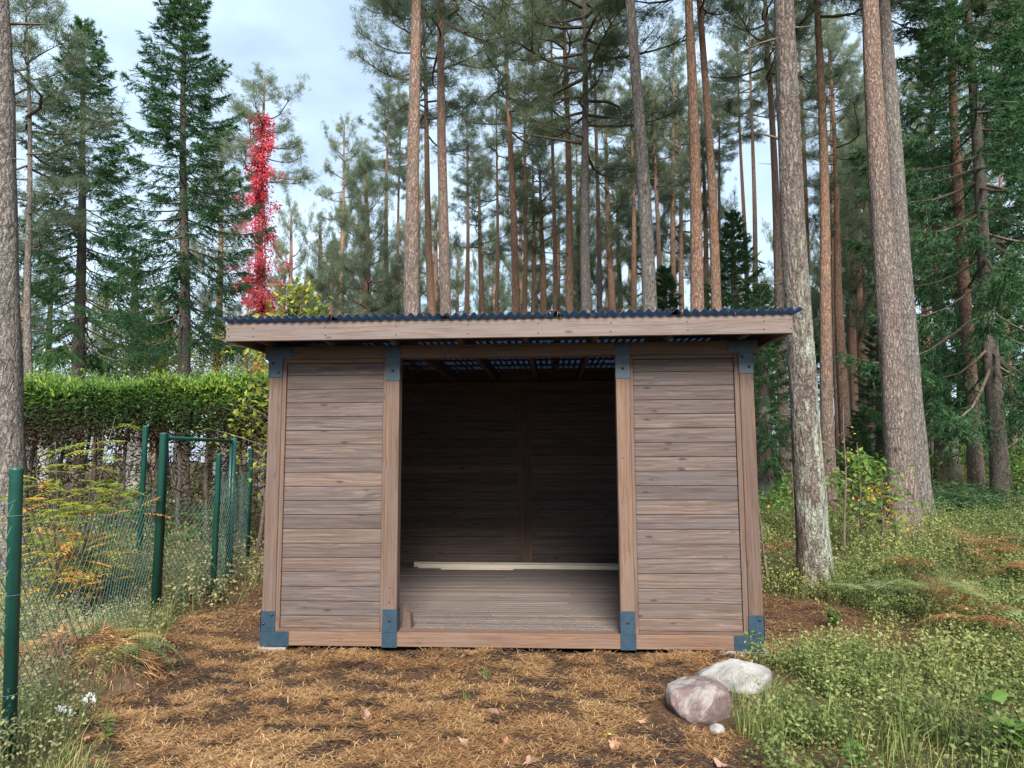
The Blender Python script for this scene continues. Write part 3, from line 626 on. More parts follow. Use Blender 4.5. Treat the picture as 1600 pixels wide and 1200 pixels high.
tree('pine_tree', 'small distant orange pine, crooked stem, between the two mid roof pines', 29, (848, 490), (843, 235), 8, 17, CR['d'], 11.5, 1., 'bark_red', G1, (), 6)
tree('pine_tree', 'slim red barked pine just before the forked one behind the roof', 18, (891, 490), (880, 0), 12, 22, CR['a'], 14.2, 1., 'bark_red', G1, (), 7)
tree('pine_tree', 'grey pine that forks into wide dark boughs above the roof middle', 14.5, (919, 490), (911, 0), 15, 19, CR['b'], 11.2, 1.25, 'bark_grey', G1, ((180, 20, 1.5, .05), (175, 165, 2.0, .05), (225, 170, 2.4, .055)), 8, crz=1.2)
tree('pine_tree', 'thin orange pine next beyond the forked grey one', 27, (955, 490), (947, 200), 9.5, 20, CR['e'], 10.5, .9, 'bark_red', G1, (), 9)
tree('pine_tree', 'big dark rough barked pine leaning clearly toward the fence', 8.8, (1013, 490), (985, 0), 22, 21, CR['a'], 13, 1., 'bark_grey', G1, ((30, 10, .1, .012),), 10)
tree('pine_tree', 'very slim pine behind the leaning dark trunk, first of a close pair', 26, (1054, 490), (1051, 0), 8, 22, CR['e'], 13, .8, 'bark_red', G1, (), 11)
tree('pine_tree', 'very slim red pine, second of the close pair past the leaning trunk', 27.5, (1068, 490), (1061, 200), 7, 20, CR['d'], 14, .85, 'bark_red', G1, (), 12)
tree('pine_tree', 'sturdy pinkish pine, the thicker of two side by side above the roof end', 9.5, (1088, 490), (1076, 0), 20, 21, CR['a'], 13, 1., 'bark_red', G1, ((110, 30, .12, .012),), 13)
tree('pine_tree', 'pinkish pine leaning beside its thicker twin above the roof end', 11.6, (1118, 490), (1093, 0), 15, 21, CR['b'], 13.5, .95, 'bark_red', G1, (), 14)
tree('pine_tree', 'slim bare pine seen just past the roof corner, before the lichened trunk', 16, (1231, 770), (1196, 0), 13, 20, CR['d'], 13.5, 1., 'bark_pine', None, ((255, 160, .5, .012),), 15)
tree('pine_tree', 'big pine beside the shelter with pale lichen over its lower trunk', 2.75, (1275, 905), (1223, 0), 38, 19, CR['a'], 11, 1., 'bark_lichen', None,
     ((222, 165, .42, .026), (218, 20, .22, .024), (312, 40, .34, .026), (440, 150, .55, .012), (60, 160, .6, .02), (40, 25, .5, .022)), 16, fine=True)
tree('pine_tree', 'orange stemmed pine right behind the lichened trunk', 11, (1295, 712), (1276, 0), 16, 20, CR['b'], 12.5, 1., 'bark_red', None, ((30, 10, 1.3, .02),), 17)
tree('pine_tree', 'thin orange pine with low dead twigs between two thicker trunks', 20, (1322, 712), (1298, 100), 11, 17, CR['e'], 9.5, .9, 'bark_red', None, ((200, 20, 1.1, .015), (250, 160, 1.2, .012), (160, 40, 1.2, .012)), 18)
tree('pine_tree', 'very thin far orange pine nearest the twin trunks', 33, (1340, 700), (1325, 270), 8, 17, CR['d'], 10.5, .9, 'bark_red', None, (), 20)
tree('pine_tree', 'thick red brown pine, front one of the overlapping twin trunks', 7.0, (1415, 850), (1360, 0), 34, 20, CR['a'], 11.5, 1., 'bark_pine', None, ((60, 120, .2, .015),), 22, fine=True)
tree('pine_tree', 'thick grey pine half hidden behind the red brown twin', 9.2, (1437, 800), (1376, 0), 29, 21, CR['b'], 12, 1., 'bark_grey', None, (), 23, fine=True)
tree('pine_tree', 'reddish pine in front of the dark spruce beyond the twin trunks', 12.5, (1527, 780), (1481, 0), 16, 20, CR['b'], 12.5, 1., 'bark_red', None, (), 24)
tree('pine_tree', 'slim dark pine far behind the brush pile, its foot in green shrubs', 26, (1488, 700), (1470, 560), 9, 16, CR['e'], 9, .8, 'bark_grey', None, (), 27)
tree('pine_tree', 'rough old pine at the photo edge behind the fence', 1.7, (14, 820), (-18, 0), 46, 17, CR['b'], 10.5, 1.05, 'bark_grey', None, ((30, 15, .55, .03), (245, 5, .3, .014)), 28, fine=True, crz=4.0)
tree('pine_tree', 'slender pine with a cone shaped crown standing free in the sky gap', 27, (576, 490), (567, 115), 10, 16.4, CR['c'], 5.0, 1.15, 'bark_red', None, (), 32)
# spruces
tree('spruce_tree', 'tall dark spruce with drooping boughs, the bigger beyond the hedge', 13.5, (285, 590), (288, 100), 14, 16.2, SP['c'], 5.6, 1.0, 'bark_spruce', None, (), 41, 'spruce tree')
tree('spruce_tree', 'smaller dark spruce beyond the hedge, next to the old edge pine', 16, (122, 590), (131, 100), 13, 16.6, SP['a'], 5.6, 1.15, 'bark_spruce', None, (), 42, 'spruce tree')
tree('spruce_tree', 'young bushy spruce standing close behind the roof corner', 17, (1150, 600), (1143, 290), 8, 9.5, SP['b'], .7, .98, 'bark_spruce', None, (), 43, 'spruce tree')
tree('spruce_tree', 'low dark spruce behind the pinkish twin pines', 22, (1040, 600), (1038, 330), 8, 9.2, SP['b'], .7, 1., 'bark_spruce', None, (), 44, 'spruce tree')
tree('spruce_tree', 'great dark spruce with a pale bare foot past the reddish pine', 11.5, (1566, 785), (1508, 0), 19, 19, SP['c'], 3.6, 1.25, 'bark_spruce', None, (), 45, 'spruce tree')
tree('spruce_tree', 'dark spruce behind the great one at the photo edge', 17, (1640, 760), (1600, 0), 16, 18, SP['b'], 3.0, 1.45, 'bark_spruce', None, (), 46, 'spruce tree')
tree('spruce_tree', 'dark spruce filling the gap between twin trunks and reddish pine', 20, (1470, 740), (1455, 100), 10, 17, SP['c'], 3.6, .95, 'bark_spruce', None, (), 47, 'spruce tree')
tree('pine_tree', 'pine whose twiggy grey boughs fill the top photo corner above the hedge', 13, (48, 600), (40, 0), 9, 16.5, CR['e'], 7.6, 1.1, 'bark_grey', None, (), 33)
# the pine under a red creeper
rt_, ax_, pg_ = tree('pine_tree', 'pine wrapped from foot to crown in bright red creeper', 21, (405, 490), (413, 140), 9, 17.4, CR['d'], 12.6, .95, 'bark_red', None, (), 31)
B = MB(); r = np.random.default_rng(77); n = 13000; z = r.uniform(3.3, 15.9, n); prof = np.interp(z, [3.3, 6.5, 8.4, 10, 10.8, 12, 13.2, 14, 15.2, 15.9], [.35, .5, .75, 1.1, 1.5, 1.0, 1.05, .6, .75, .4])
a = r.uniform(0, 6.283, n); rr = prof*.42*(.4+1.2*vnoise(a*1.3+z*.4, z*1.9, 5))*r.uniform(.1, 1.15, n)
spz = r.uniform(6, 15.8, 60); spa = r.uniform(0, 6.283, 60); spl = np.interp(spz, [6, 9, 11, 13, 15.5], [.5, 1.3, 1.9, 1.2, 1.0])*r.uniform(.4, 1.0, 60); kk = r.integers(0, 60, n); sel = r.random(n) < .55; ww = r.random(n)**.8
a = np.where(sel, spa[kk]+r.normal(0, .12, n), a); rr = np.where(sel, ww*spl[kk], rr); z = np.where(sel, spz[kk]+ww*spl[kk]*.12+r.normal(0, .12, n)-np.abs(r.normal(0, .12, n)), z)
AX = np.stack([ax_(q) for q in z]); P = AX+np.stack([np.cos(a)*rr, np.sin(a)*rr, r.normal(0, .08, n)], -1); D = norm(np.stack([np.cos(a), np.sin(a), -.6+r.normal(0, .4, n)], -1)+r.normal(0, .4, (n, 3)))
V, F = leaves(P, D, norm(np.stack([np.cos(a), np.sin(a), .7+0*a], -1)+r.normal(0, .5, (n, 3))), .12*r.uniform(.4, 1.5, n), .075*r.uniform(.5, 1.3, n)); B.add(V, F, np.tile(np.clip(r.normal(.5, .22, n), 0, 1), 4), 0)
cr_ = link('red_creeper', B.build('red_creeper', [M['red_leaf']]), None, pg_); 
V = MB()
for k in range(9):
    zz = np.linspace(3, r.uniform(8, 15), 14); a0 = r.uniform(0, 6.28); V.add(*tube(np.stack([ax_(q) for q in zz])+np.stack([np.cos(a0+zz*.5)*(.14+.03*zz/5), np.sin(a0+zz*.5)*(.14+.03*zz/5), 0*zz], -1), np.full(14, .014), 4, False))
link('vine_stem', V.build('vine_stem', [M['twig']]), cr_)
tag(cr_, 'bright red creeper climbing a pine beyond the hedge', 'creeper')
# birches and autumn trees past the hedge
LC = {'y': (leafy_crown(51, 6, 2.0, 60, .12, 'yellow_leaf', 60), 6), 'g': (leafy_crown(52, 5, 1.9, 60, .12, 'green_leaf', 60), 5), 'o': (leafy_crown(53, 4, 1.4, 40, .12, 'orange_leaf', 50), 4)}
tree('birch_tree', 'white stemmed birch with yellow leaves between the two spruces', 20, (212, 590), (210, 480), 9, 10, LC['y'], 2.2, 1.3, 'bark_birch', None, (), 61, 'birch tree')
tree('birch_tree', 'pale birch with yellow green leaves beside the red creeper pine', 22, (348, 590), (350, 480), 7, 8, LC['y'], 1.8, 1.2, 'bark_birch', None, (), 62, 'birch tree')
tree('birch_tree', 'low yellow birch behind the hedge near the edge pine', 26, (70, 590), (72, 480), 6, 7.5, LC['g'], 1.2, 1.4, 'bark_birch', None, (), 63, 'birch tree')
tree('autumn_tree', 'small orange leaved tree behind the shelter next to the hedge end', 12, (408, 640), (406, 520), 5, 4.4, LC['o'], 1.6, .55, 'bark_spruce', None, (), 64, 'tree')
tree('autumn_tree', 'bright yellow green tree low behind the hedge below the bigger spruce', 24, (255, 600), (256, 520), 6, 8.5, LC['y'], 1.4, 1.45, 'bark_spruce', None, (), 65, 'tree')

# more pines deeper in the forest, each on its own spot
ORD = ['first', 'second', 'third', 'fourth', 'fifth', 'sixth', 'seventh', 'eighth', 'ninth', 'tenth', 'eleventh', 'twelfth', 'thirteenth', 'fourteenth', 'fifteenth', 'sixteenth', 'seventeenth', 'eighteenth', 'nineteenth', 'twentieth']
def o_word(k):
    if k < 20: return ORD[k]
    tens = ['twenty', 'thirty', 'forty', 'fifty', 'sixty', 'seventy', 'eighty', 'ninety'][(k+1)//10-2]; u = (k+1) % 10
    return (tens[:-1]+'ieth') if u == 0 else tens+' '+ORD[u-1]
far = []
r = np.random.default_rng(12)
for px in list(range(506, 1215, 30))+[1248, 1262, 1290, 1312, 1330, 1348, 1356, 1372, 1400, 1452, 1464, 1590, 1500, 1540]+[330, 380, 452, 478, 440, 30, 70, 160, 240, 500]:
    Yd = r.uniform(27, 54); far.append((px+r.uniform(-7, 7), Yd, r.uniform(.17, .27), r.uniform(15.5, 21.5), 'abcde'[r.integers(0, 5)], r.uniform(.85, 1.2)))
for px in (528, 601, 616, 730, 776, 817, 833, 866, 903, 936, 972, 996, 1034, 1130, 1172, 1184, 1268, 1310, 1349, 1366, 1392, 1478, 1550, 1582):
    far.append((px, r.uniform(20, 33), r.uniform(.15, .22), r.uniform(18, 22), 'abde'[r.integers(0, 4)], -r.uniform(.75, 1.)))
far.sort()
for k, (px, Yd, dia, H, cv, cs) in enumerate(far):
    wpx = dia*FPX/(Yd+6.2); tree('pine_tree', 'far slender pine, %s stem of the deep forest counted from the fence side' % o_word(k), Yd, (px, 640), (px-(px-800)*.04+r.uniform(-6, 6), 100), wpx, H*(.86 if px < 520 else 1), CR[cv], H*(r.uniform(.34, .56) if cs > 0 else r.uniform(.70, .80)), abs(cs)*.72, 'bark_red' if r.random() < .7 else 'bark_pine', 'far pines deep in the forest', (), 200+k)
# the wood beyond, one mass
B = MB(); r = np.random.default_rng(31)
for k in range(85):
    a = r.uniform(-1.25, 1.25); d = r.uniform(58, 120); x = CAM[0]+math.sin(a+YAW)*d; y = CAM[1]+math.cos(a+YAW)*d; H = r.uniform(13, 20)*(.8 if a < -.25 else 1); sprc = r.random() < .15; zc = 1 if sprc else H*r.uniform(.48, .62); Rm = r.uniform(1.8, 2.8)
    B.add(*tube(np.array([(x, y, -.3), (x, y, H*.6), (x, y, H)]), [.16, .1, .02], 5, False), tone=.5, mi=1 if not sprc else 0)
    n = 420; t = r.uniform(0, 1, n); az = r.uniform(0, 6.283, n); rad = Rm*((1-t)**.8 if sprc else np.sin(np.clip(t*.9+.12, 0, 1)*np.pi)**.6)*np.sqrt(r.uniform(.05, 1, n))
    P = np.stack([x+np.cos(az)*rad, y+np.sin(az)*rad, zc+t*(H-zc)], -1); D = norm(np.stack([np.cos(az), np.sin(az), r.normal(-.2 if sprc else .4, .4, n)], -1)+r.normal(0, .5, (n, 3)))
    V, F = blades(P, D, r.uniform(.5, 1.1, n), r.uniform(.10, .24, n)); B.add(V, F, np.clip(r.normal(.5, .2, n), 0, 1), 2 if sprc else 3)
tag(link('far_wood', B.build('far_wood', [M['bark_spruce'], M['bark_red'], M['spruce'], M['pine']])), 'distant pine and spruce wood closing the view', 'wood', kind='stuff')

# ------------------------------------------------------------------ fence, gate, hedge
def span_mesh(A, Bp, h, pitch=.062, wr=.0017, sag=0.):
    """chain-link between two ground points"""
    A = np.array(A, float); Bp = np.array(Bp, float); L = np.linalg.norm(Bp[:2]-A[:2]); e = (Bp-A)/L; n = int(L/pitch); k = int(h/pitch)
    S, E_ = [], []
    ph = np.array([-e[1], e[0], 0]); r = np.random.default_rng(int(L*100))
    def pt(u, v): 
        b = A+e*u; return b+np.array([0, 0, 1])*(v-sag*np.sin(np.pi*u/L)*v/h)+ph*(.03*np.sin(u*2.3+v*2))*np.sin(np.pi*np.clip(u/L, 0, 1))
    for i in range(n):
        for j in range(k):
            s0 = 1 if (i+j) % 2 else 0
            S.append(pt((i+s0)*pitch, j*pitch)); E_.append(pt((i+1-s0)*pitch, (j+1)*pitch))
    for v in (.02, h*.5, h-.01):
        us = np.linspace(0, L, 14)
        for a, b_ in zip(us[:-1], us[1:]): S.append(pt(a, v)); E_.append(pt(b_, v))
    S = np.array(S); E_ = np.array(E_); d = norm(E_-S); a, b_ = perp(d); V = []
    for c in (0, 2.094, 4.189): V += [S+(np.cos(c)*a+np.sin(c)*b_)*wr, E_+(np.cos(c)*a+np.sin(c)*b_)*wr]
    V = np.stack(V, 1).reshape(-1, 3); q = np.arange(len(S))[:, None]*6
    return mesh('wire_mesh', V, np.concatenate([q+[0, 2, 3, 1], q+[2, 4, 5, 3], q+[4, 0, 1, 5]]), [M['wire']], smooth=True)
def post_mesh(rad, h, sq=False):
    V, F = tube([(0, 0, -.2), (0, 0, h-.012), (0, 0, h-.004), (0, 0, h+.004), (0, 0, h+.01)], [rad, rad, rad*1.06, rad*1.02, rad*.6], 4 if sq else 16)
    return mesh('post', V, F, [M['green_paint']], smooth=not sq)
def foot(px, py, z=-.03): p = atZ(px, py, z); p[2] = float(ground(p[0], p[1])); return p
P1 = foot(14, 1180); P2 = foot(241, 965); P3 = foot(332, 942); PG = atY(363, 700, 3.0); PG[2] = float(ground(PG[0], PG[1])); P5 = atY(392, 700, 4.4); P5[2] = float(ground(P5[0], P5[1]))
P0 = P1+(P1-P2)*.62; P0[2] = P1[2]
fe = empty('wire_fence', P1, 'green chain link fence with round posts running beside the shelter', 'fence')
for p, h, rd in ((P1, 1.62, .036), (P2, 1.97, .040), (P0, 1.62, .036)): link('post', post_mesh(rd, h), fe, p-P1, (0, R(-2.6 if rd < .04 else .3), 0))
FO = np.array([-.045, -.015, 0])
for a, b_, hh in ((P0+FO, P1+FO, 1.45), (P1+FO, P2+FO, 1.42)):
    o = link('wire_mesh', span_mesh(a, b_, hh, .062, .0024, .12), fe, -P1); tag(o, kind='stuff')
for z in (.35, .9, 1.35):                                        # tie wires round the nearest post
    th = np.linspace(0, 6.283, 13); V, F = tube(np.stack([np.cos(th)*.0385, np.sin(th)*.0385, 0*th+z], -1), [.002]*13, 4, False); link('tie_wire', mesh('tie_wire', V, F, [M['wire']]), fe, (0, 0, 0), (0, R(-2.6), 0))
f2 = empty('wire_fence', P3, 'shorter green chain link fence from single post back to the hedge', 'fence')
for p, h in ((P3, 1.72), (P5, 1.85)): link('post', post_mesh(.033, h), f2, p-P3, (0, R(.3), 0))
tag(link('wire_mesh', span_mesh(P3, P5, 1.5, .06, .0028, .05), f2, -P3), kind='stuff')
gt = empty('garden_gate', P2, 'open green steel gate frame with wire mesh between fence and hedge', 'gate')
gd = PG-P2; gl = np.linalg.norm(gd[:2]); ga = math.atan2(gd[1], gd[0]); Hg = 1.93
def bar(name, p, q_, rd):
    V, F = tube(np.array([p, q_], float), [rd, rd], 10); return link(name, mesh(name, V, F, [M['green_paint']], smooth=True), gt, (0, 0, 0), (0, 0, ga))
bar('gate_rail', (.09, 0, Hg), (gl-.02, 0, Hg), .022); bar('gate_rail', (.09, 0, .12), (gl-.02, 0, .12), .02); bar('gate_stile', (.09, 0, .1), (.09, 0, Hg+.02), .02); bar('gate_stile', (gl-.04, 0, .1), (gl-.04, 0, Hg+.02), .02)
bar('post', (gl+.05, 0, -.2), (gl+.05, 0, Hg+.05), .038)
for z in (.4, 1.62):
    bar('hinge', (.0, .0, z), (.09, 0, z), .012)
tag(link('wire_mesh', span_mesh(np.array([.1, .012, .12]), np.array([gl-.04, .012, .12]), 1.32, .05, .0028, .25), gt, (0, 0, 0), (0, 0, ga)), kind='stuff')
p = atY(226, 700, 3.2); p[2] = float(ground(p[0], p[1])); o = link('fence_post', post_mesh(.036, 2.05), None, p); tag(o, 'lone dark green post standing before the hedge beyond the gate', 'post')
p = atY(1586, 735, 19); p[2] = float(ground(p[0], p[1])); o = link('fence_post', post_mesh(.045, 1.35), None, p); tag(o, 'short dark post among the far shrubs at the photo edge', 'post')

HY0, HY1, HX0, HX1, HH = 5.4, 6.7, -11., .4, 2.86
hd = empty('thuja_hedge', ((HX0+HX1)/2, (HY0+HY1)/2, 0), 'clipped evergreen hedge, bright green on top and brown below', 'hedge'); O_ = np.array([(HX0+HX1)/2, (HY0+HY1)/2, 0])
r = np.random.default_rng(91); B = MB(); n = 60000
x = r.uniform(HX0, HX1, n); face = r.random(n); top = face < .45; z = np.where(top, HH+r.normal(0, .05, n), 1.7+(HH-1.7)*r.random(n)**.62); bul = (fbm(x*1.1, z*1.3, 8)-.5)*.5
y = np.where(top, r.uniform(HY0, HY1, n), HY0-bul+np.abs(r.normal(0, .14, n))); z = z+(fbm(x*1.2, y*1.5, 4)-.5)*.42*np.where(top, 1, .3)
keep = top | (r.random(n) < sst(1.7, 2.2, z+.6*(fbm(x*.8, z*0, 6)-.5))); P = np.stack([x, y, z], -1)[keep]; tp = top[keep]; m_ = len(P)
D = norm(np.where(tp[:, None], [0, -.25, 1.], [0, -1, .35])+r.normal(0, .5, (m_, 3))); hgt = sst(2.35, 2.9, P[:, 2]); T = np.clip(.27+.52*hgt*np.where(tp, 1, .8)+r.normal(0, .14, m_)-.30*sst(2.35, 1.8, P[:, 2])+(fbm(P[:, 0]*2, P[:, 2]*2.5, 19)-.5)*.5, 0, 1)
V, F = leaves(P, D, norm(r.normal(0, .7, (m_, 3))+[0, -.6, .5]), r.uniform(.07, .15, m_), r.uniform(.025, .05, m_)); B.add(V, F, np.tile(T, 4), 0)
n = 2600; P = np.stack([r.uniform(HX0, HX1, n), r.uniform(HY0, HY1, n), HH+r.uniform(-.05, .10, n)], -1); P[:, 2] += (fbm(P[:, 0]*1.2, P[:, 1]*1.5, 4)-.5)*.42; nb = 7
P = np.repeat(P, nb, 0)+r.normal(0, .02, (n*nb, 3)); P[:, 2] += np.tile(np.linspace(0, .26, nb), n)*np.repeat(r.random(n)**1.6, nb); m_ = len(P)
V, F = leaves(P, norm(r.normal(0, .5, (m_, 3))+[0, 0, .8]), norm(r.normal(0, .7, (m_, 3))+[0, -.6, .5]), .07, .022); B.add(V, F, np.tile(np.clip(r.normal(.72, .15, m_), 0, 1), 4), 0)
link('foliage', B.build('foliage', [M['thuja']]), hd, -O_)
B = MB(); n = 16000; P = np.stack([r.uniform(HX0, HX1, n), r.uniform(HY0+.1, HY1, n), r.uniform(.0, HH-.15, n)], -1); D = norm(r.normal(0, .6, (n, 3))+[0, -.4, -.3]); V, F = blades(P, D, r.uniform(.15, .4, n), r.uniform(.012, .035, n)); B.add(V, F, np.clip(r.normal(.05, .08, n), 0, 1), 0)
link('dead_twig_mass', B.build('dead_twig_mass', [M['thuja']]), hd, -O_)['kind'] = 'stuff'
x = HX0+.3
while x < HX1:
    V, F, _p = trunk_mesh(np.zeros(3), np.array([r.normal(0, .1), r.normal(0, .1), 2.5]), .055, .02, int(x*10+300), 8); link('stem', mesh('stem', V, F, [M['bark_spruce']], smooth=True), hd, np.array([x, 5.95+r.normal(0, .15), -.1])-O_); x += r.uniform(.4, .6)

# ------------------------------------------------------------------ ferns, shrubs, saplings
def frond(L, az, el, droop, r, npair=13, wid=.42, sub=7):
    """one bracken frond: V,F of single-triangle leaflets, and its stalk"""
    u = np.linspace(0, 1, 8); dh = np.array([np.cos(az), np.sin(az), 0]); P = dh*(u*L*np.cos(el)*(1-.15*u))[:, None]; P[:, 2] = u*L*np.sin(el)-droop*L*u**2.2
    sd = np.array([-np.sin(az), np.cos(az), 0.]); Q, D = [], []
    for k in range(npair):
        t = .22+.78*k/npair; i = min(int(t*7), 6); f = t*7-i; p0 = P[i]*(1-f)+P[i+1]*f; td = norm(P[i+1]-P[i]); l = L*wid*(1-(t-.22)/.8)**.8*(.55+.45*min((t-.1)*5, 1))
        for s_ in (-1, 1):
            d = norm(td*.45+sd*s_+np.array([0, 0, -.15])+r.normal(0, .08, 3)); w = np.linspace(.05, 1, sub)
            for sg in (-1, 1):
                Q.append(p0+d*(w*l)[:, None]); D.append(norm(d*.5+np.cross(d, [0, 0, 1.])*sg+[0, 0, -.1])*(l*.20*(1.08-w))[:, None])
    Q = np.concatenate(Q); D = np.concatenate(D); ln = np.linalg.norm(D, axis=1); V, F = blades(Q, D, np.maximum(ln, .006), np.maximum(ln*.45, .006), tw=np.zeros(len(Q)))
    return V, F, tube(P, (.0035*(1-u*.7))*max(L, .4)/.7, 4, False)
_fc = {}
def fern_mesh(kind, seed, n, L, el, droop):
    r = np.random.default_rng(seed); B = MB()
    for k in range(n):
        l = L*r.uniform(.65, 1.15); V, F, (V2, F2) = frond(l, r.uniform(0, 6.283), R(el+r.uniform(-15, 15)), droop*r.uniform(.6, 1.4), r)
        off = np.array([r.normal(0, .05), r.normal(0, .05), 0]); B.add(V+off, F, np.clip(r.normal(.5, .2)+r.normal(0, .1, len(F)), 0, 1), 0); B.add(V2+off, F2, .2, 0)
    return B.build('fern', [M[kind]])
def fern(px, py, kind, label, seed, n=5, L=.55, el=45, droop=.45, z=.0, sc=1.):
    p = atZ(px, py, z); p[2] = float(ground(p[0], p[1]))+.20; tag(link('fern', fern_mesh(kind, seed, n+2, L*1.2, el, droop), None, p, (0, 0, seed*1.1), (sc,)*3), label, 'fern')
fern(1525, 880, 'fern_brown', 'large withered red brown fern clump in the bilberry beyond the twin trunks', 1, 9, .75, 30, .45, .25)
fern(1427, 893, 'fern_brown', 'small withered brown fern at the foot of the twin trunks', 2, 7, .45, 35, .5, .25)
fern(1570, 905, 'fern_brown', 'withered orange brown fern below the large red brown clump', 3, 6, .6, 20, .35, .25)
fern(1482, 965, 'fern_brown', 'upright tan fern between the two pale green fronds', 4, 5, .45, 65, .4, .15)
fern(1540, 992, 'fern_brown', 'low brown fern under the bright fronds near the photo edge', 5, 6, .5, 25, .45, .12)
fern(1378, 925, 'fern_green', 'single pale green fern to the side of the lichened pine', 6, 3, .55, 25, .3, .2)
fern(1462, 938, 'fern_green', 'pale green fern frond arching next to the upright tan fern', 7, 3, .55, 30, .35, .2)
fern(1560, 975, 'fern_green', 'broad pale green fern fronds near the photo edge', 8, 5, .65, 35, .35, .15)
fern(1212, 880, 'fern_brown', 'brown fern tucked behind the shelter corner by the lichened pine', 9, 6, .45, 40, .5, .0)
fern(1238, 838, 'fern_yellow', 'yellowing fern between the shelter wall and the lichened pine', 10, 6, .55, 45, .5, .1)
fern(300, 850, 'fern_yellow', 'yellow brown fern arching behind the single fence post', 11, 7, .75, 40, .5, .1)
fern(375, 835, 'fern_brown', 'tan fern at the end of the path by the hedge', 12, 7, .65, 45, .5, .0)
fern(275, 868, 'fern_green', 'pale green fern between the gate and the single post', 13, 6, .6, 35, .4, .1)
def shrub_mesh(seed, nst, H, lmat, per=9, leafl=.055, pin=True):
    r = np.random.default_rng(seed); B = MB()
    for k in range(nst):
        az = r.uniform(0, 6.283); sp = r.uniform(.1, .45); u = np.linspace(0, 1, 6); h = H*r.uniform(.6, 1.05); P = np.stack([np.cos(az)*sp*h*u**1.3, np.sin(az)*sp*h*u**1.3, u*h], -1); P[:, :2] += r.normal(0, .10, 2)
        B.add(*tube(P, .011*(1-u*.75), 5, False), tone=.4, mi=0)
        for q in range(per):
            t = r.uniform(.25, 1); i = min(int(t*5), 4); f = t*5-i; p0 = P[i]*(1-f)+P[i+1]*f; a2 = r.uniform(0, 6.283); el = R(r.uniform(-5, 45)); d = np.array([np.cos(a2)*np.cos(el), np.sin(a2)*np.cos(el), np.sin(el)]); l = r.uniform(.22, .42)
            npair = 7; w = np.linspace(.3, 1, npair); s_ = norm(np.cross(d, [0, 0, 1.])); pts = p0+d*(w*l)[:, None]; pts[:, 2] -= .3*l*w**2
            Q = np.concatenate([pts, pts, pts[-1:]]); D = np.concatenate([np.tile(s_+d*.5, (npair, 1)), np.tile(-s_+d*.5, (npair, 1)), d[None]]); D[:, 2] -= .2; nq = len(Q)
            V, F = leaves(Q, D, np.tile([0, 0, 1.], (nq, 1))+r.normal(0, .2, (nq, 3)), leafl*r.uniform(.8, 1.3, nq)*1.35, leafl*.5)
            B.add(V, F, np.clip(r.normal(.35+.25*(1-t), .16)+r.normal(0, .06, len(F)), 0, 1), 1)
    return B.build('shrub', [M['twig'], M[lmat]])
def put(name, me, px, py, Y, label, cat, rz=0., sc=1.):
    p = atY(px, py, Y); p[2] = float(ground(p[0], p[1]))-.02; return tag(link(name, me, None, p, (0, 0, rz), (sc, sc, sc)), label, cat)
put('rowan_shrub', shrub_mesh(1, 13, 2.15, 'yellow_leaf', 13), 118, 780, .9, 'tall yellow green shrub with feathery leaves behind the fence', 'shrub')
put('rowan_shrub', shrub_mesh(2, 10, 1.35, 'orange_leaf', 9), 150, 800, 1.0, 'lower yellow brown feathery shrub at the foot of the tall one', 'shrub', 1., .95)
put('rowan_shrub', shrub_mesh(4, 6, 1.2, 'green_leaf', 8), 320, 720, 3.6, 'green shrub seen through the gate mesh before the hedge', 'shrub', 2.)
put('rowan_shrub', shrub_mesh(5, 6, 1.1, 'green_leaf', 8), 195, 740, 3.9, 'green shrub behind the lone post at the hedge foot', 'shrub', 2.)
def sapling(px, py, Y, H, seed, lm, label, leaf=.10, nb=18, per=9, Rx=.8, lean=(0, 0), z0=.3):
    p = atY(px, py, Y); p[2] = float(ground(p[0], p[1]))-.05; root = empty('sapling', p, label, 'sapling'); top = np.array([lean[0], lean[1], H])
    V, F, PA = trunk_mesh(np.zeros(3), top, .012+.005*H, .005, seed, 8, .1, .06); link('trunk', mesh('trunk', V, F, [M['twig']], smooth=True), root)
    c = link('crown', leafy_crown(seed, H, Rx, nb, leaf, lm, per, z0, .55, .25), root); c.rotation_euler = (0, math.atan2(lean[0], H), 0)
sapling(397, 860, 4.4, 5.2, 71, 'yellow_leaf', 'thin young tree with sparse yellow green leaves at the shelter side', .12, 60, 18, 1.15, (.75, 0), .32)
sapling(1345, 800, 5.5, 1.75, 72, 'green_leaf', 'young oak with bright green leaves before the twin trunks', .13, 26, 16, .75, (0, 0), .2)
sapling(1318, 830, 5.0, 2.3, 73, 'orange_leaf', 'bare thin sapling with a few rusty leaves near the young oak', .06, 14, 3, .5, (.1, 0), .3)
sapling(1375, 840, 5.2, 1.2, 74, 'orange_leaf', 'low sapling with pinkish autumn leaves against the twin trunks', .07, 16, 8, .45, (.1, 0), .3)
sapling(1236, 720, 7.0, 1.5, 75, 'green_leaf', 'small bright green oak shoot peeping past the lichened pine', .12, 14, 9, .4, (0, 0), .4)
sapling(1200, 850, 3.2, 1.5, 76, 'orange_leaf', 'thin bare twig sapling beside the shelter wall', .05, 8, 2, .3, (-.15, 0), .3)
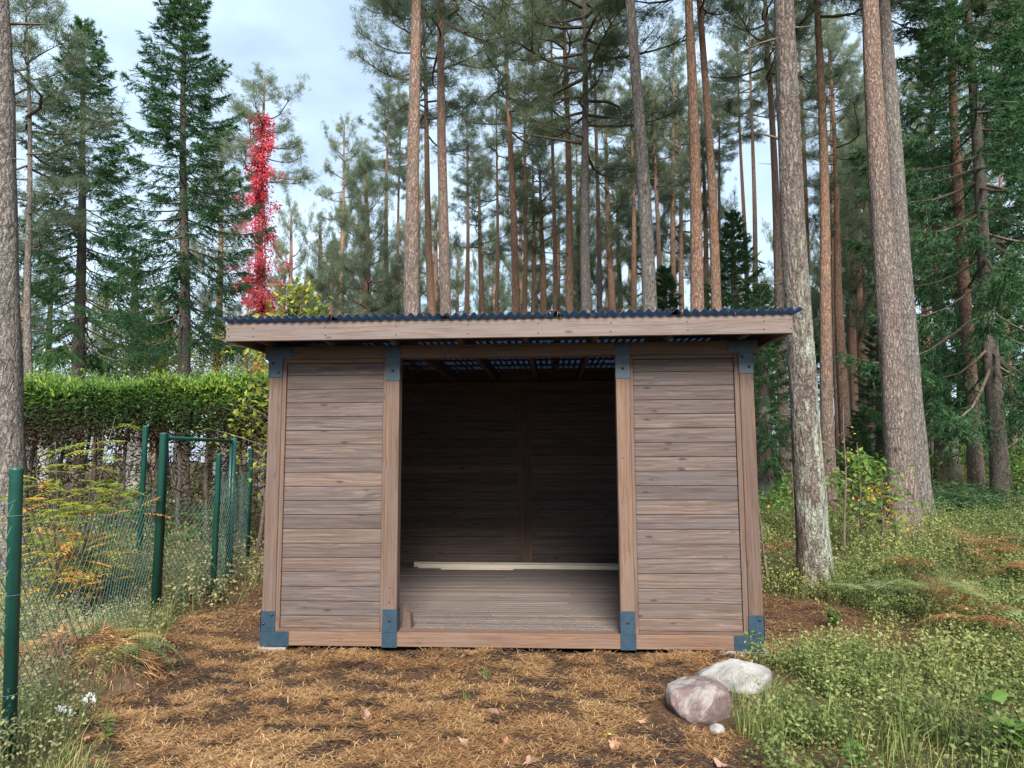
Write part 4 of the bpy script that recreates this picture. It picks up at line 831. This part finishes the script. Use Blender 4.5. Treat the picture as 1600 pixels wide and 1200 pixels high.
# understory behind the trunks
def bush(px, Y, H, seed, lm, label, sc=1., leaf=.09):
    p = atY(px, 720, Y); p[2] = float(ground(p[0], p[1]))-.1; key = (lm, seed % 2)
    if key not in _fc: _fc[key] = leafy_crown(80+seed % 2, 1.6, 1.0, 34, leaf, lm, 42, .0, .55, .35)
    root = tag(link('bush', _fc[key], None, p, (0, 0, seed), (sc, sc, H/1.6)), label, 'bush')
for k, (px, Y, H, lm, lb, sc) in enumerate([(1592, 17, 1.9, 'green_leaf', 'light green bush behind the short far post', 1.4), (1556, 24, 2.2, 'yellow_leaf', 'yellow green bush glimpsed past the pale spruce foot', 1.6),
        (1505, 27, 2.0, 'yellow_leaf', 'sunlit yellow bush between dark stems behind the brush pile', 1.4), (1452, 20, 1.6, 'green_leaf', 'green bush between twin trunks and brush pile', 1.2),
        (1365, 13, 1.5, 'green_leaf', 'dim green bush behind the young oak', 1.1), (1250, 20, 1.7, 'green_leaf', 'green bush between slim bare pine and lichened trunk', 1.3),
        (1205, 9, .9, 'green_leaf', 'low green bush just past the shelter wall', .9), (1625, 11, 1.3, 'green_leaf', 'pale bush cut off by the photo edge near the great spruce', 1.1), (30, 7, 1.5, 'yellow_leaf', 'yellowish bush between the old edge pine and hedge', 1.)]):
    bush(px, Y, H, k, lm, lb, sc)
for k, (px, Y, H, sc, lb) in enumerate([(1196, 13.5, 6.2, .62, 'dark young spruce right past the shelter roof end'), (1340, 15.5, 2.6, .45, 'low spruce bush behind the young oak'), (1380, 24, 7, .7, 'dim spruce deep between orange stem and twin trunks'),
        (1262, 27, 8, .8, 'dim spruce deep behind the lichened trunk'), (1425, 33, 10, .9, 'tall dim spruce far beyond the brush pile'), (1560, 30, 11, 1.0, 'tall dim spruce far beyond the pale spruce foot'), (60, 30, 6, .6, 'dark spruce far behind the edge pine'), (350, 34, 6, .6, 'dark spruce far behind the red creeper'), (455, 30, 10, .9, 'spruce in the gap between creeper and cone shaped pine')]):
    tree('spruce_tree', lb, Y, (px, 700), (px-(px-800)*.02, 400), 8, H, SP['abc'[k % 3]], .35, sc, 'bark_spruce', None, (), 500+k, 'spruce tree')
# brush pile
B = MB(); r = np.random.default_rng(66); pb = atY(1495, 800, 10.5); pb[2] = float(ground(pb[0], pb[1]))
for k in range(70):
    a = r.uniform(0, 6.283); l = r.uniform(.6, 1.4); p0 = np.array([r.normal(0, .55), r.normal(0, .4), abs(r.normal(.15, .25))]); d = np.array([np.cos(a), np.sin(a), r.uniform(-.15, .5)]); u = np.linspace(0, 1, 4); P = p0+d*(u*l)[:, None]; P[:, 2] = np.maximum(P[:, 2]-.3*u**2*l, .02)
    B.add(*tube(P, .012*(1-u*.8), 4, False), tone=.4, mi=0); n = 70; w = r.random(n); Q = P[0]+(P[-1]-P[0])*w[:, None]+r.normal(0, .07, (n, 3)); V, F = blades(Q, norm(d+r.normal(0, .6, (n, 3))), .16, .03); B.add(V, F, np.clip(r.normal(.4, .2, n), 0, 1), 1)
tag(link('brush_pile', B.build('brush_pile', [M['twig'], M['spruce']]), None, pb), 'heap of cut dark spruce branches before the reddish pine', 'brush pile')

# heap of cut plants at the fence
hp = atZ(125, 1045, .05); hp[2] = float(ground(hp[0], hp[1])); r = np.random.default_rng(45)
heap = empty('plant_heap', hp, 'heap of dry ferns and hanging straw against the fence', 'plant heap')
th, rr = np.meshgrid(np.linspace(0, 6.283, 41), np.linspace(0, 1, 12)); hx = np.cos(th)*rr*.62; hy = np.sin(th)*rr*.42; hz = .36*(1-rr**2.6)+(fbm(hx*5+9, hy*5, 3)-.5)*.16-.04
i, j = np.meshgrid(np.arange(11), np.arange(40), indexing='ij'); q = i*41+j
def soil():
    m, t, b = mat('dark_heap_soil', .95, .1); v, rn, o = objvec(t); t.links.new(ramp(t, noise(t, v, 18, 5, .7), [(.3, (.03, .022, .017)), (.7, (.14, .09, .055))]), b.inputs['Base Color']); return m
link('mound', mesh('mound', np.stack([hx, hy, hz], -1), np.stack([q, q+41, q+42, q+1], -1).reshape(-1, 4), [soil()], smooth=True), heap)
B = MB(); n = 2600; a = r.uniform(0, 6.283, n); q_ = r.uniform(.2, 1.0, n); P = np.stack([np.cos(a)*q_*.6, np.sin(a)*q_*.40, .36*(1-q_**2.6)+.03*r.random(n)], -1); D = norm(np.stack([np.cos(a)*.5, np.sin(a)*.5, -.9*q_+.2], -1)+r.normal(0, .35, (n, 3)))
V, F = blades(P, D, r.uniform(.05, .15, n), r.uniform(.004, .008, n)); B.add(V, F, np.clip(r.normal(.4, .28, n), 0, 1), 0); o = link('straw', B.build('straw', [M['needle']]), heap); tag(o, kind='stuff')
for k, (dx, dy, dz, L, km) in enumerate([(-.35, -.12, .25, .6, 'fern_yellow'), (.0, -.15, .3, .62, 'fern_brown'), (.3, -.05, .26, .55, 'fern_yellow'), (-.15, .1, .3, .7, 'fern_green'), (.38, .1, .22, .55, 'fern_green'), (-.5, 0, .18, .5, 'fern_brown')]):
    link('fern_frond', fern_mesh(km, 40+k, 7, L*.9, 14, .75), heap, (dx, dy, dz+.05))
def scrap(px, py, sx, sy, seed, label):
    p = atZ(px, py, .02); p[2] = float(ground(p[0], p[1]))+.035; r = np.random.default_rng(seed); n = 14; u, v = np.meshgrid(np.linspace(-1, 1, n), np.linspace(-1, 1, n)); e = 1+.25*np.sin(3*np.arctan2(v, u)+seed)
    V = np.stack([u*sx*e, v*sy*e, (fbm(u*2+seed, v*2, seed)-.5)*.12+(1-u*u)*.02], -1); i, j = np.meshgrid(np.arange(n-1), np.arange(n-1), indexing='ij'); q = i*n+j
    tag(link('plastic_scrap', mesh('plastic_scrap', V, np.stack([q, q+1, q+n+1, q+n], -1).reshape(-1, 4), [M['plastic']], smooth=True), None, p, (0, 0, seed)), label, 'scrap')
scrap(98, 1108, .04, .03, 3, 'crumpled white plastic scrap in the grass below the heap'); scrap(141, 1087, .022, .035, 5, 'thin white plastic shred at the foot of the heap')

# ------------------------------------------------------------------ ground cover
def in_view(x, y, m=260):
    d0 = (x-CAM[0])*FW[0]+(y-CAM[1])*FW[1]; px = 800+FPX*((x-CAM[0])*RT0[0]+(y-CAM[1])*RT0[1])/np.maximum(d0, .3); return (d0 > 2.2) & (px > -m) & (px < 1600+m)
def in_shelter(x, y, e=.0): return (x > -e) & (x < WD+e) & (y > -e) & (y < YB+e)
def scatter(n, x0, x1, y0, y1, r):
    x = r.uniform(x0, x1, n); y = r.uniform(y0, y1, n); k = in_view(x, y) & ~in_shelter(x, y, .03)
    k &= (np.hypot((x-3.5)/.3, (y+1.32)/.26) > 1) & (np.hypot((x-3.87)/.36, (y+.8)/.3) > 1)                  # not through the boulders
    return x[k], y[k]
def sprigs(x, y, r, h, leaf, nl, B, tone0=.42, stem=True, blotch=0):
    n = len(x); z = ground(x, y); hh = h*r.uniform(.5, 1.25, n)*(.35+1.25*fbm(x*1.3, y*1.3, 33)); az = r.uniform(0, 6.283, n); ln = r.uniform(.05, .6, n)
    base = np.stack([x, y, z-.01], -1); top = base+np.stack([np.cos(az)*ln*hh, np.sin(az)*ln*hh, hh], -1)
    if stem:
        V, F = blades(base, top-base, np.linalg.norm(top-base, axis=1), .006*leaf/.018); B.add(V, F, np.full(n, .12), 0)
    t = r.uniform(.25, 1.05, (n, nl)); P = base[:, None]+(top-base)[:, None]*t[..., None]+r.normal(0, 1, (n, nl, 3))*(.028+.25*(leaf-.018)); P = P.reshape(-1, 3)
    D = norm(r.normal(0, 1, (n*nl, 3))*[1, 1, .6]+[0, 0, .3]); Nn = norm(r.normal(0, .6, (n*nl, 3))+[0, 0, 1])
    s_ = norm(np.cross(D, Nn)); L = leaf*r.uniform(.6, 1.35, n*nl)[:, None]; V = np.stack([P, P+D*L*.5-s_*L*.3, P+D*L, P+D*L*.5+s_*L*.3], 1).reshape(-1, 3); q = np.arange(n*nl)[:, None]*4
    tn = np.clip(np.repeat(tone0+(fbm(x*1.1+5, y*1.1, 44)-.5)*1.0+r.normal(0, .10, n), nl)+r.normal(0, .12, n*nl), 0, 1)
    B.add(V, np.concatenate([q+[0, 1, 2], q+[0, 2, 3]]), np.tile(tn, 2), 0)
r = np.random.default_rng(5)
B = MB()
x, y = scatter(26000, 3.2, 9.5, -4.3, 4, r); k = (r.random(len(x)) > litter_zone(x, y)*1.0+.02) & (r.random(len(x)) < np.clip((fbm(x*1.7, y*1.7, 60)-.40)*4.2, .04, 1)); sprigs(x[k], y[k], r, .21, .027, 15, B, .46)
x, y = scatter(15000, 4.4, 17, 2, 13, r); k = (r.random(len(x)) > litter_zone(x, y)+.05); k &= r.random(len(x)) < np.clip((fbm(x*.9, y*.9, 62)-.30)*3.2, .08, 1); sprigs(x[k], y[k], r, .32, .034, 15, B, .45)
x, y = scatter(9000, -5, 45, 12, 42, r); sprigs(x, y, r, .4, .085, 11, B, .42)
tag(link('bilberry_cover', B.build('bilberry_cover', [M['bilberry']])), 'low green bilberry shrubs covering the forest floor', 'undergrowth', kind='stuff')
B = MB()
x, y = scatter(16000, -5, -.2, -3.6, 4.5, r); k = (r.random(len(x)) > litter_zone(x, y)*1.02+.03) & (np.hypot((x-hp[0])/.7, (y-hp[1])/.5) > .9) & (r.random(len(x)) < .45+.8*fbm(x*1.2, y*1.2, 61)); sprigs(x[k], y[k], r, .34, .022, 13, B, .42)
x, y = scatter(6000, -14, -1.0, 1.2, 11, r); sprigs(x, y, r, .5, .04, 12, B, .42)
x, y = scatter(5000, -40, -2, 8, 40, r); sprigs(x, y, r, .5, .09, 10, B, .35)
tag(link('undergrowth', B.build('undergrowth', [M['bilberry_pale']])), 'pale tangled undergrowth behind the fence', 'undergrowth', kind='stuff')
def grass(x, y, r, h, w, B, tone=.45, lay=.35):
    n = len(x); z = ground(x, y); az = r.uniform(0, 6.283, n); L = h*r.uniform(.5, 1.3, n); ln = np.abs(r.normal(lay, .25, n)); d = np.stack([np.cos(az)*ln, np.sin(az)*ln, np.ones(n)], -1); d = norm(d); p0 = np.stack([x, y, z-.01], -1)
    p1 = p0+d*(L*.55)[:, None]; d2 = norm(d+np.stack([np.cos(az), np.sin(az), -1+0*az], -1)*(.25+ln*.6)[:, None]); p2 = p1+d2*(L*.5)[:, None]; s_ = np.stack([-np.sin(az+.6), np.cos(az+.6), 0*az], -1)*w/2
    V = np.stack([p0-s_, p0+s_, p1-s_*.8, p1+s_*.8, p2], 1).reshape(-1, 3); q = np.arange(n)[:, None]*5; F = np.concatenate([q+[0, 1, 3], q+[0, 3, 2], q+[2, 3, 4]]); B.add(V, F, np.tile(np.clip(r.normal(tone, .2, n), 0, 1), 3), 0)
B = MB()
def tufts(n, x0, x1, y0, y1, per, h, zone=True, tone=.45):
    x, y = scatter(n, x0, x1, y0, y1, r)
    if zone: k = r.random(len(x)) > litter_zone(x, y)*1.03+.01; x, y = x[k], y[k]
    x = np.repeat(x, per)+r.normal(0, .035, len(x)*per); y = np.repeat(y, per)+r.normal(0, .035, len(y)*per); k = ~in_shelter(x, y, .02); grass(x[k], y[k], r, h, .0042, B, tone)
tufts(260, 3.3, 7.5, -4.3, 2.5, 18, .24, True, .5); tufts(110, 3.0, 5.0, -4.0, -1.6, 22, .28, True, .5); tufts(260, -4, -.2, -3.6, 4, 16, .32, True, .6); tufts(90, -.2, .9, -3.4, -2.2, 12, .2, True, .65); tufts(250, 6, 14, 2, 12, 12, .35)
x = np.array([2.03, 1.95, .6, .15, -.2]); y = np.array([-.65, -1.15, -2.9, -2.7, -2.2]); x = np.repeat(x, 26)+r.normal(0, .025, 130); y = np.repeat(y, 26)+r.normal(0, .025, 130); grass(x, y, r, .10, .004, B, .35)
tag(link('grass', B.build('grass', [M['grass']])), 'thin green and straw coloured grass among the bilberry', 'grass', kind='stuff')
# fallen pine needles
B = MB()
def needles(x, y, r, L, w, up=.25, lift=.02, tone=.5):
    n = len(x); z = ground(x, y)+r.random(n)**2*lift+.003+.035*np.clip(fbm(x*7, y*7, 71)-.45, 0, 1); az = r.normal(.15, .9, n)+np.where(r.random(n) < .5, np.pi, 0); el = np.abs(r.normal(0, up, n)); d = np.stack([np.cos(az)*np.cos(el), np.sin(az)*np.cos(el), np.sin(el)], -1)
    l = L*r.uniform(.5, 1.25, n); P = np.stack([x, y, z], -1); m_ = P+d*(l*.5)[:, None]+np.stack([-np.sin(az), np.cos(az), 0*az], -1)*(r.normal(0, .09, n)*l)[:, None]; e = P+d*l[:, None]; e[:, 2] -= l*.2*np.sin(el); s_ = np.stack([-np.sin(az), np.cos(az), 0*az], -1)*w/2
    V = np.stack([P-s_, P+s_, m_-s_, m_+s_, e], 1).reshape(-1, 3); q = np.arange(n)[:, None]*5; F = np.concatenate([q+[0, 1, 3], q+[0, 3, 2], q+[2, 3, 4]]); B.add(V, F, np.tile(np.clip(r.normal(tone, .22, n)+(fbm(x*2.5, y*2.5, 15)-.5)*.5, 0, 1), 3), 0)
x, y = scatter(300000, -1.7, 4.9, -3.9, .35, r); dens = np.clip((fbm(x*4.6+3, y*7, 41, 4)-.44)*8., .07, 1)*litter_zone(x, y); k = r.random(len(x)) < dens; needles(x[k], y[k], r, .062, .0040)
x, y = scatter(40000, -2.2, .2, 0, 6, r); k = r.random(len(x)) < .8*litter_zone(x, y)*np.clip((fbm(x*2.6, y*3, 43)-.3)*4, .1, 1); needles(x[k], y[k], r, .075, .0042)
x, y = scatter(60000, 3.6, 7.6, -3.5, 3.6, r); k = r.random(len(x)) < .5*litter_zone(x, y)+.16; needles(x[k], y[k], r, .075, .004, tone=.4)
tag(link('needle_litter', B.build('needle_litter', [M['needle']])), 'straw coloured fallen pine needles before the shelter', 'needle litter', kind='stuff')
B = MB()                                                            # dark twigs, bark and cone scales between the needles
x, y = scatter(52000, -1.7, 4.9, -3.9, .3, r); k = r.random(len(x)) < np.clip((.53-fbm(x*4.6+3, y*7, 41, 4))*7, .05, 1)*litter_zone(x, y); x, y = x[k], y[k]; n = len(x)
P = np.stack([x, y, ground(x, y)+.004+r.random(n)*.03], -1); D = norm(r.normal(0, 1, (n, 3))*[1, 1, .35]); Nn = norm(r.normal(0, .6, (n, 3))+[0, 0, 1]); V, F = leaves(P, D, Nn, r.uniform(.012, .05, n), r.uniform(.005, .016, n)); B.add(V, F, .5, 0)
tag(link('bark_litter', B.build('bark_litter', [simple('dark_bark_litter', [(.018, .013, .012), (.055, .036, .028)], 30)])), 'dark bark scraps and twigs between the fallen needles', 'bark litter', kind='stuff')
# single fallen leaves
def leaf_mesh(seed, kind):
    r = np.random.default_rng(seed); n = 15; a = np.linspace(0, 6.283, n, endpoint=False); rad = (.55+.45*np.abs(np.cos(a*2.5)))*(1+.15*r.normal(size=n)); V = np.stack([np.cos(a)*rad*.045, np.sin(a)*rad*.03, .012*np.cos(a*2+seed)+.005*r.normal(size=n)], -1); V = np.concatenate([V, [[0, 0, .004]]])
    F = [[n, i, (i+1) % n] for i in range(n)]; return mesh('fallen_leaf', V, F, [M['dead_leaf']], np.full(n, r.random()*.7 if kind == 0 else 1.))
for k, (px, py, kd, lb) in enumerate([(725, 1160, 0, 'pale pinkish fallen leaf in the needles below the open doorway'), (787, 1160, 0, 'tan curled fallen leaf beside the pale pinkish one'), (772, 1113, 0, 'pink fallen leaf nearest the doorway sill'), (829, 1195, 0, 'rosy fallen leaf at the bottom photo edge'), (960, 1165, 0, 'rust coloured fallen leaf between doorway and boulders'), (950, 1150, 1, 'tiny yellow fallen leaf on the needles'), (572, 1117, 0, 'brownish pink leaf before the wall panel nearest the fence'), (1127, 1196, 0, 'reddish fallen leaf below the small stone'), (1003, 1128, 0, 'dull tan leaf close to the pink boulder'), (130, 1160, 0, 'pale leaf in the grass near the front fence post'), (265, 1055, 0, 'tan leaf on the path beside the heap')]):
    p = atZ(px, py, -.03); p[2] = float(ground(p[0], p[1]))+.035; tag(link('fallen_leaf', leaf_mesh(k, kd), None, p, (r.normal(0, .3), r.normal(0, .3), k*1.3), (1, 1, 1) if kd == 0 else (.6, .6, .6)), lb, 'leaf')
# small broad-leaved plants
def plant(px, py, z, seed, H, leaf, lm, label, nst=5, per=7):
    r = np.random.default_rng(seed); B = MB(); p = atZ(px, py, z); p[2] = float(ground(p[0], p[1]))-.01
    for k in range(nst):
        az = r.uniform(0, 6.283); u = np.linspace(0, 1, 4); l = H*r.uniform(.6, 1.1); P = np.stack([np.cos(az)*.35*l*u, np.sin(az)*.35*l*u, l*u], -1); B.add(*tube(P, .0028*(1-u*.6), 4, False), tone=.4, mi=0)
        t = r.uniform(.3, 1, per); Q = P[0]+(P[-1]-P[0])*t[:, None]; a2 = r.uniform(0, 6.283, per); D = np.stack([np.cos(a2), np.sin(a2), r.uniform(-.1, .5, per)], -1); V, F = leaves(Q, D, np.tile([0, 0, 1.], (per, 1))+r.normal(0, .3, (per, 3)), leaf*r.uniform(.7, 1.2, per), leaf*.55); B.add(V, F, np.tile(np.clip(r.normal(.4, .15, per), 0, 1), 4), 1)
    tag(link('wild_plant', B.build('wild_plant', [M['twig'], M[lm]]), None, p), label, 'plant')
plant(1592, 1196, .08, 1, .34, .12, 'green_leaf', 'fresh green broad leaved plant in the bottom photo corner', 6, 6)
plant(1345, 1196, .08, 2, .26, .08, 'green_leaf', 'small fresh green plant in the bilberry at the bottom photo edge', 5, 6)
plant(1303, 968, .02, 3, .22, .045, 'green_leaf', 'dark green leafy plant below the lichened pine', 16, 14)
plant(1180, 1035, -.02, 4, .24, .045, 'green_leaf', 'small green shoots growing up before the corner bracket', 6, 7)
plant(170, 1150, .0, 5, .2, .04, 'green_leaf', 'low green shoot in the straw grass near the front fence post', 6, 9)
plant(262, 990, .0, 6, .2, .04, 'green_leaf', 'green shoots at the foot of the tall fence post', 5, 8)
plant(330, 735, .5, 7, .3, .05, 'yellow_leaf', 'yellow leafed sprig hanging by the gate rail', 5, 8)
# needles blown onto the floor and caught on the roof edge
B = MB(); n = 900; x = r.uniform(XB+PW+.02, XC-.02, n); y = PW+np.abs(r.normal(0, .42, n)); k = y < 2.8; x, y = x[k], y[k]; n = len(x); a = r.normal(0, .7, n)
V, F = blades(np.stack([x, y, ST+.001+r.random(n)*.004], -1), np.stack([np.cos(a), np.sin(a), .03*r.random(n)], -1), r.uniform(.015, .055, n), r.uniform(.002, .006, n), tw=np.full(n, 0.)); B.add(V, F, np.clip(r.normal(.75, .2, n), 0, 1), 0)
tag(link('floor_litter', B.build('floor_litter', [M['needle']])), 'pale needles and chips blown onto the shelter floor', 'floor litter', kind='stuff')
B = MB(); n = 150; x = r.uniform(-.2, 4.5, n); V, F = blades(np.stack([x, np.full(n, YF-.045)+r.uniform(-.012, .05, n), BT+.19+SL*YF+r.uniform(.005, .03, n)], -1), np.stack([r.normal(0, .5, n), -.4+r.normal(0, .3, n), -.8+r.normal(0, .5, n)], -1), r.uniform(.03, .08, n), .0035); B.add(V, F, np.clip(r.normal(.45, .2, n), 0, 1), 0)
tag(link('roof_litter', B.build('roof_litter', [M['needle']])), 'dry needles caught along the corrugated roof edge', 'roof litter', kind='stuff')

B = MB(); p = .0762; xs = np.arange(-.26, 4.56, p); r = np.random.default_rng(3)
for k, xx in enumerate(xs):
    xt = .02+p*(round((xx-.02)/p)+.5)
    for y0 in np.arange(YF+.12, 4.2, .2):
        if r.random() < .06: continue
        w = r.uniform(.016, .024); y1 = y0+.2; z = lambda y: BT+.171+SL*y+.014+r.uniform(0, .004)
        if xt-w < -.28 or xt+w > 4.58: continue
        B.add([(xt-w, y0, z(y0)), (xt+w, y0, z(y0)), (xt+w, y1, z(y1)), (xt-w, y1, z(y1))], [[0, 1, 2, 3]], .1+.2*r.random(), 0)
tag(link('trough_litter', B.build('trough_litter', [M['needle']])), 'rotting needles lying in the troughs of the roof sheets', 'roof litter', kind='stuff')
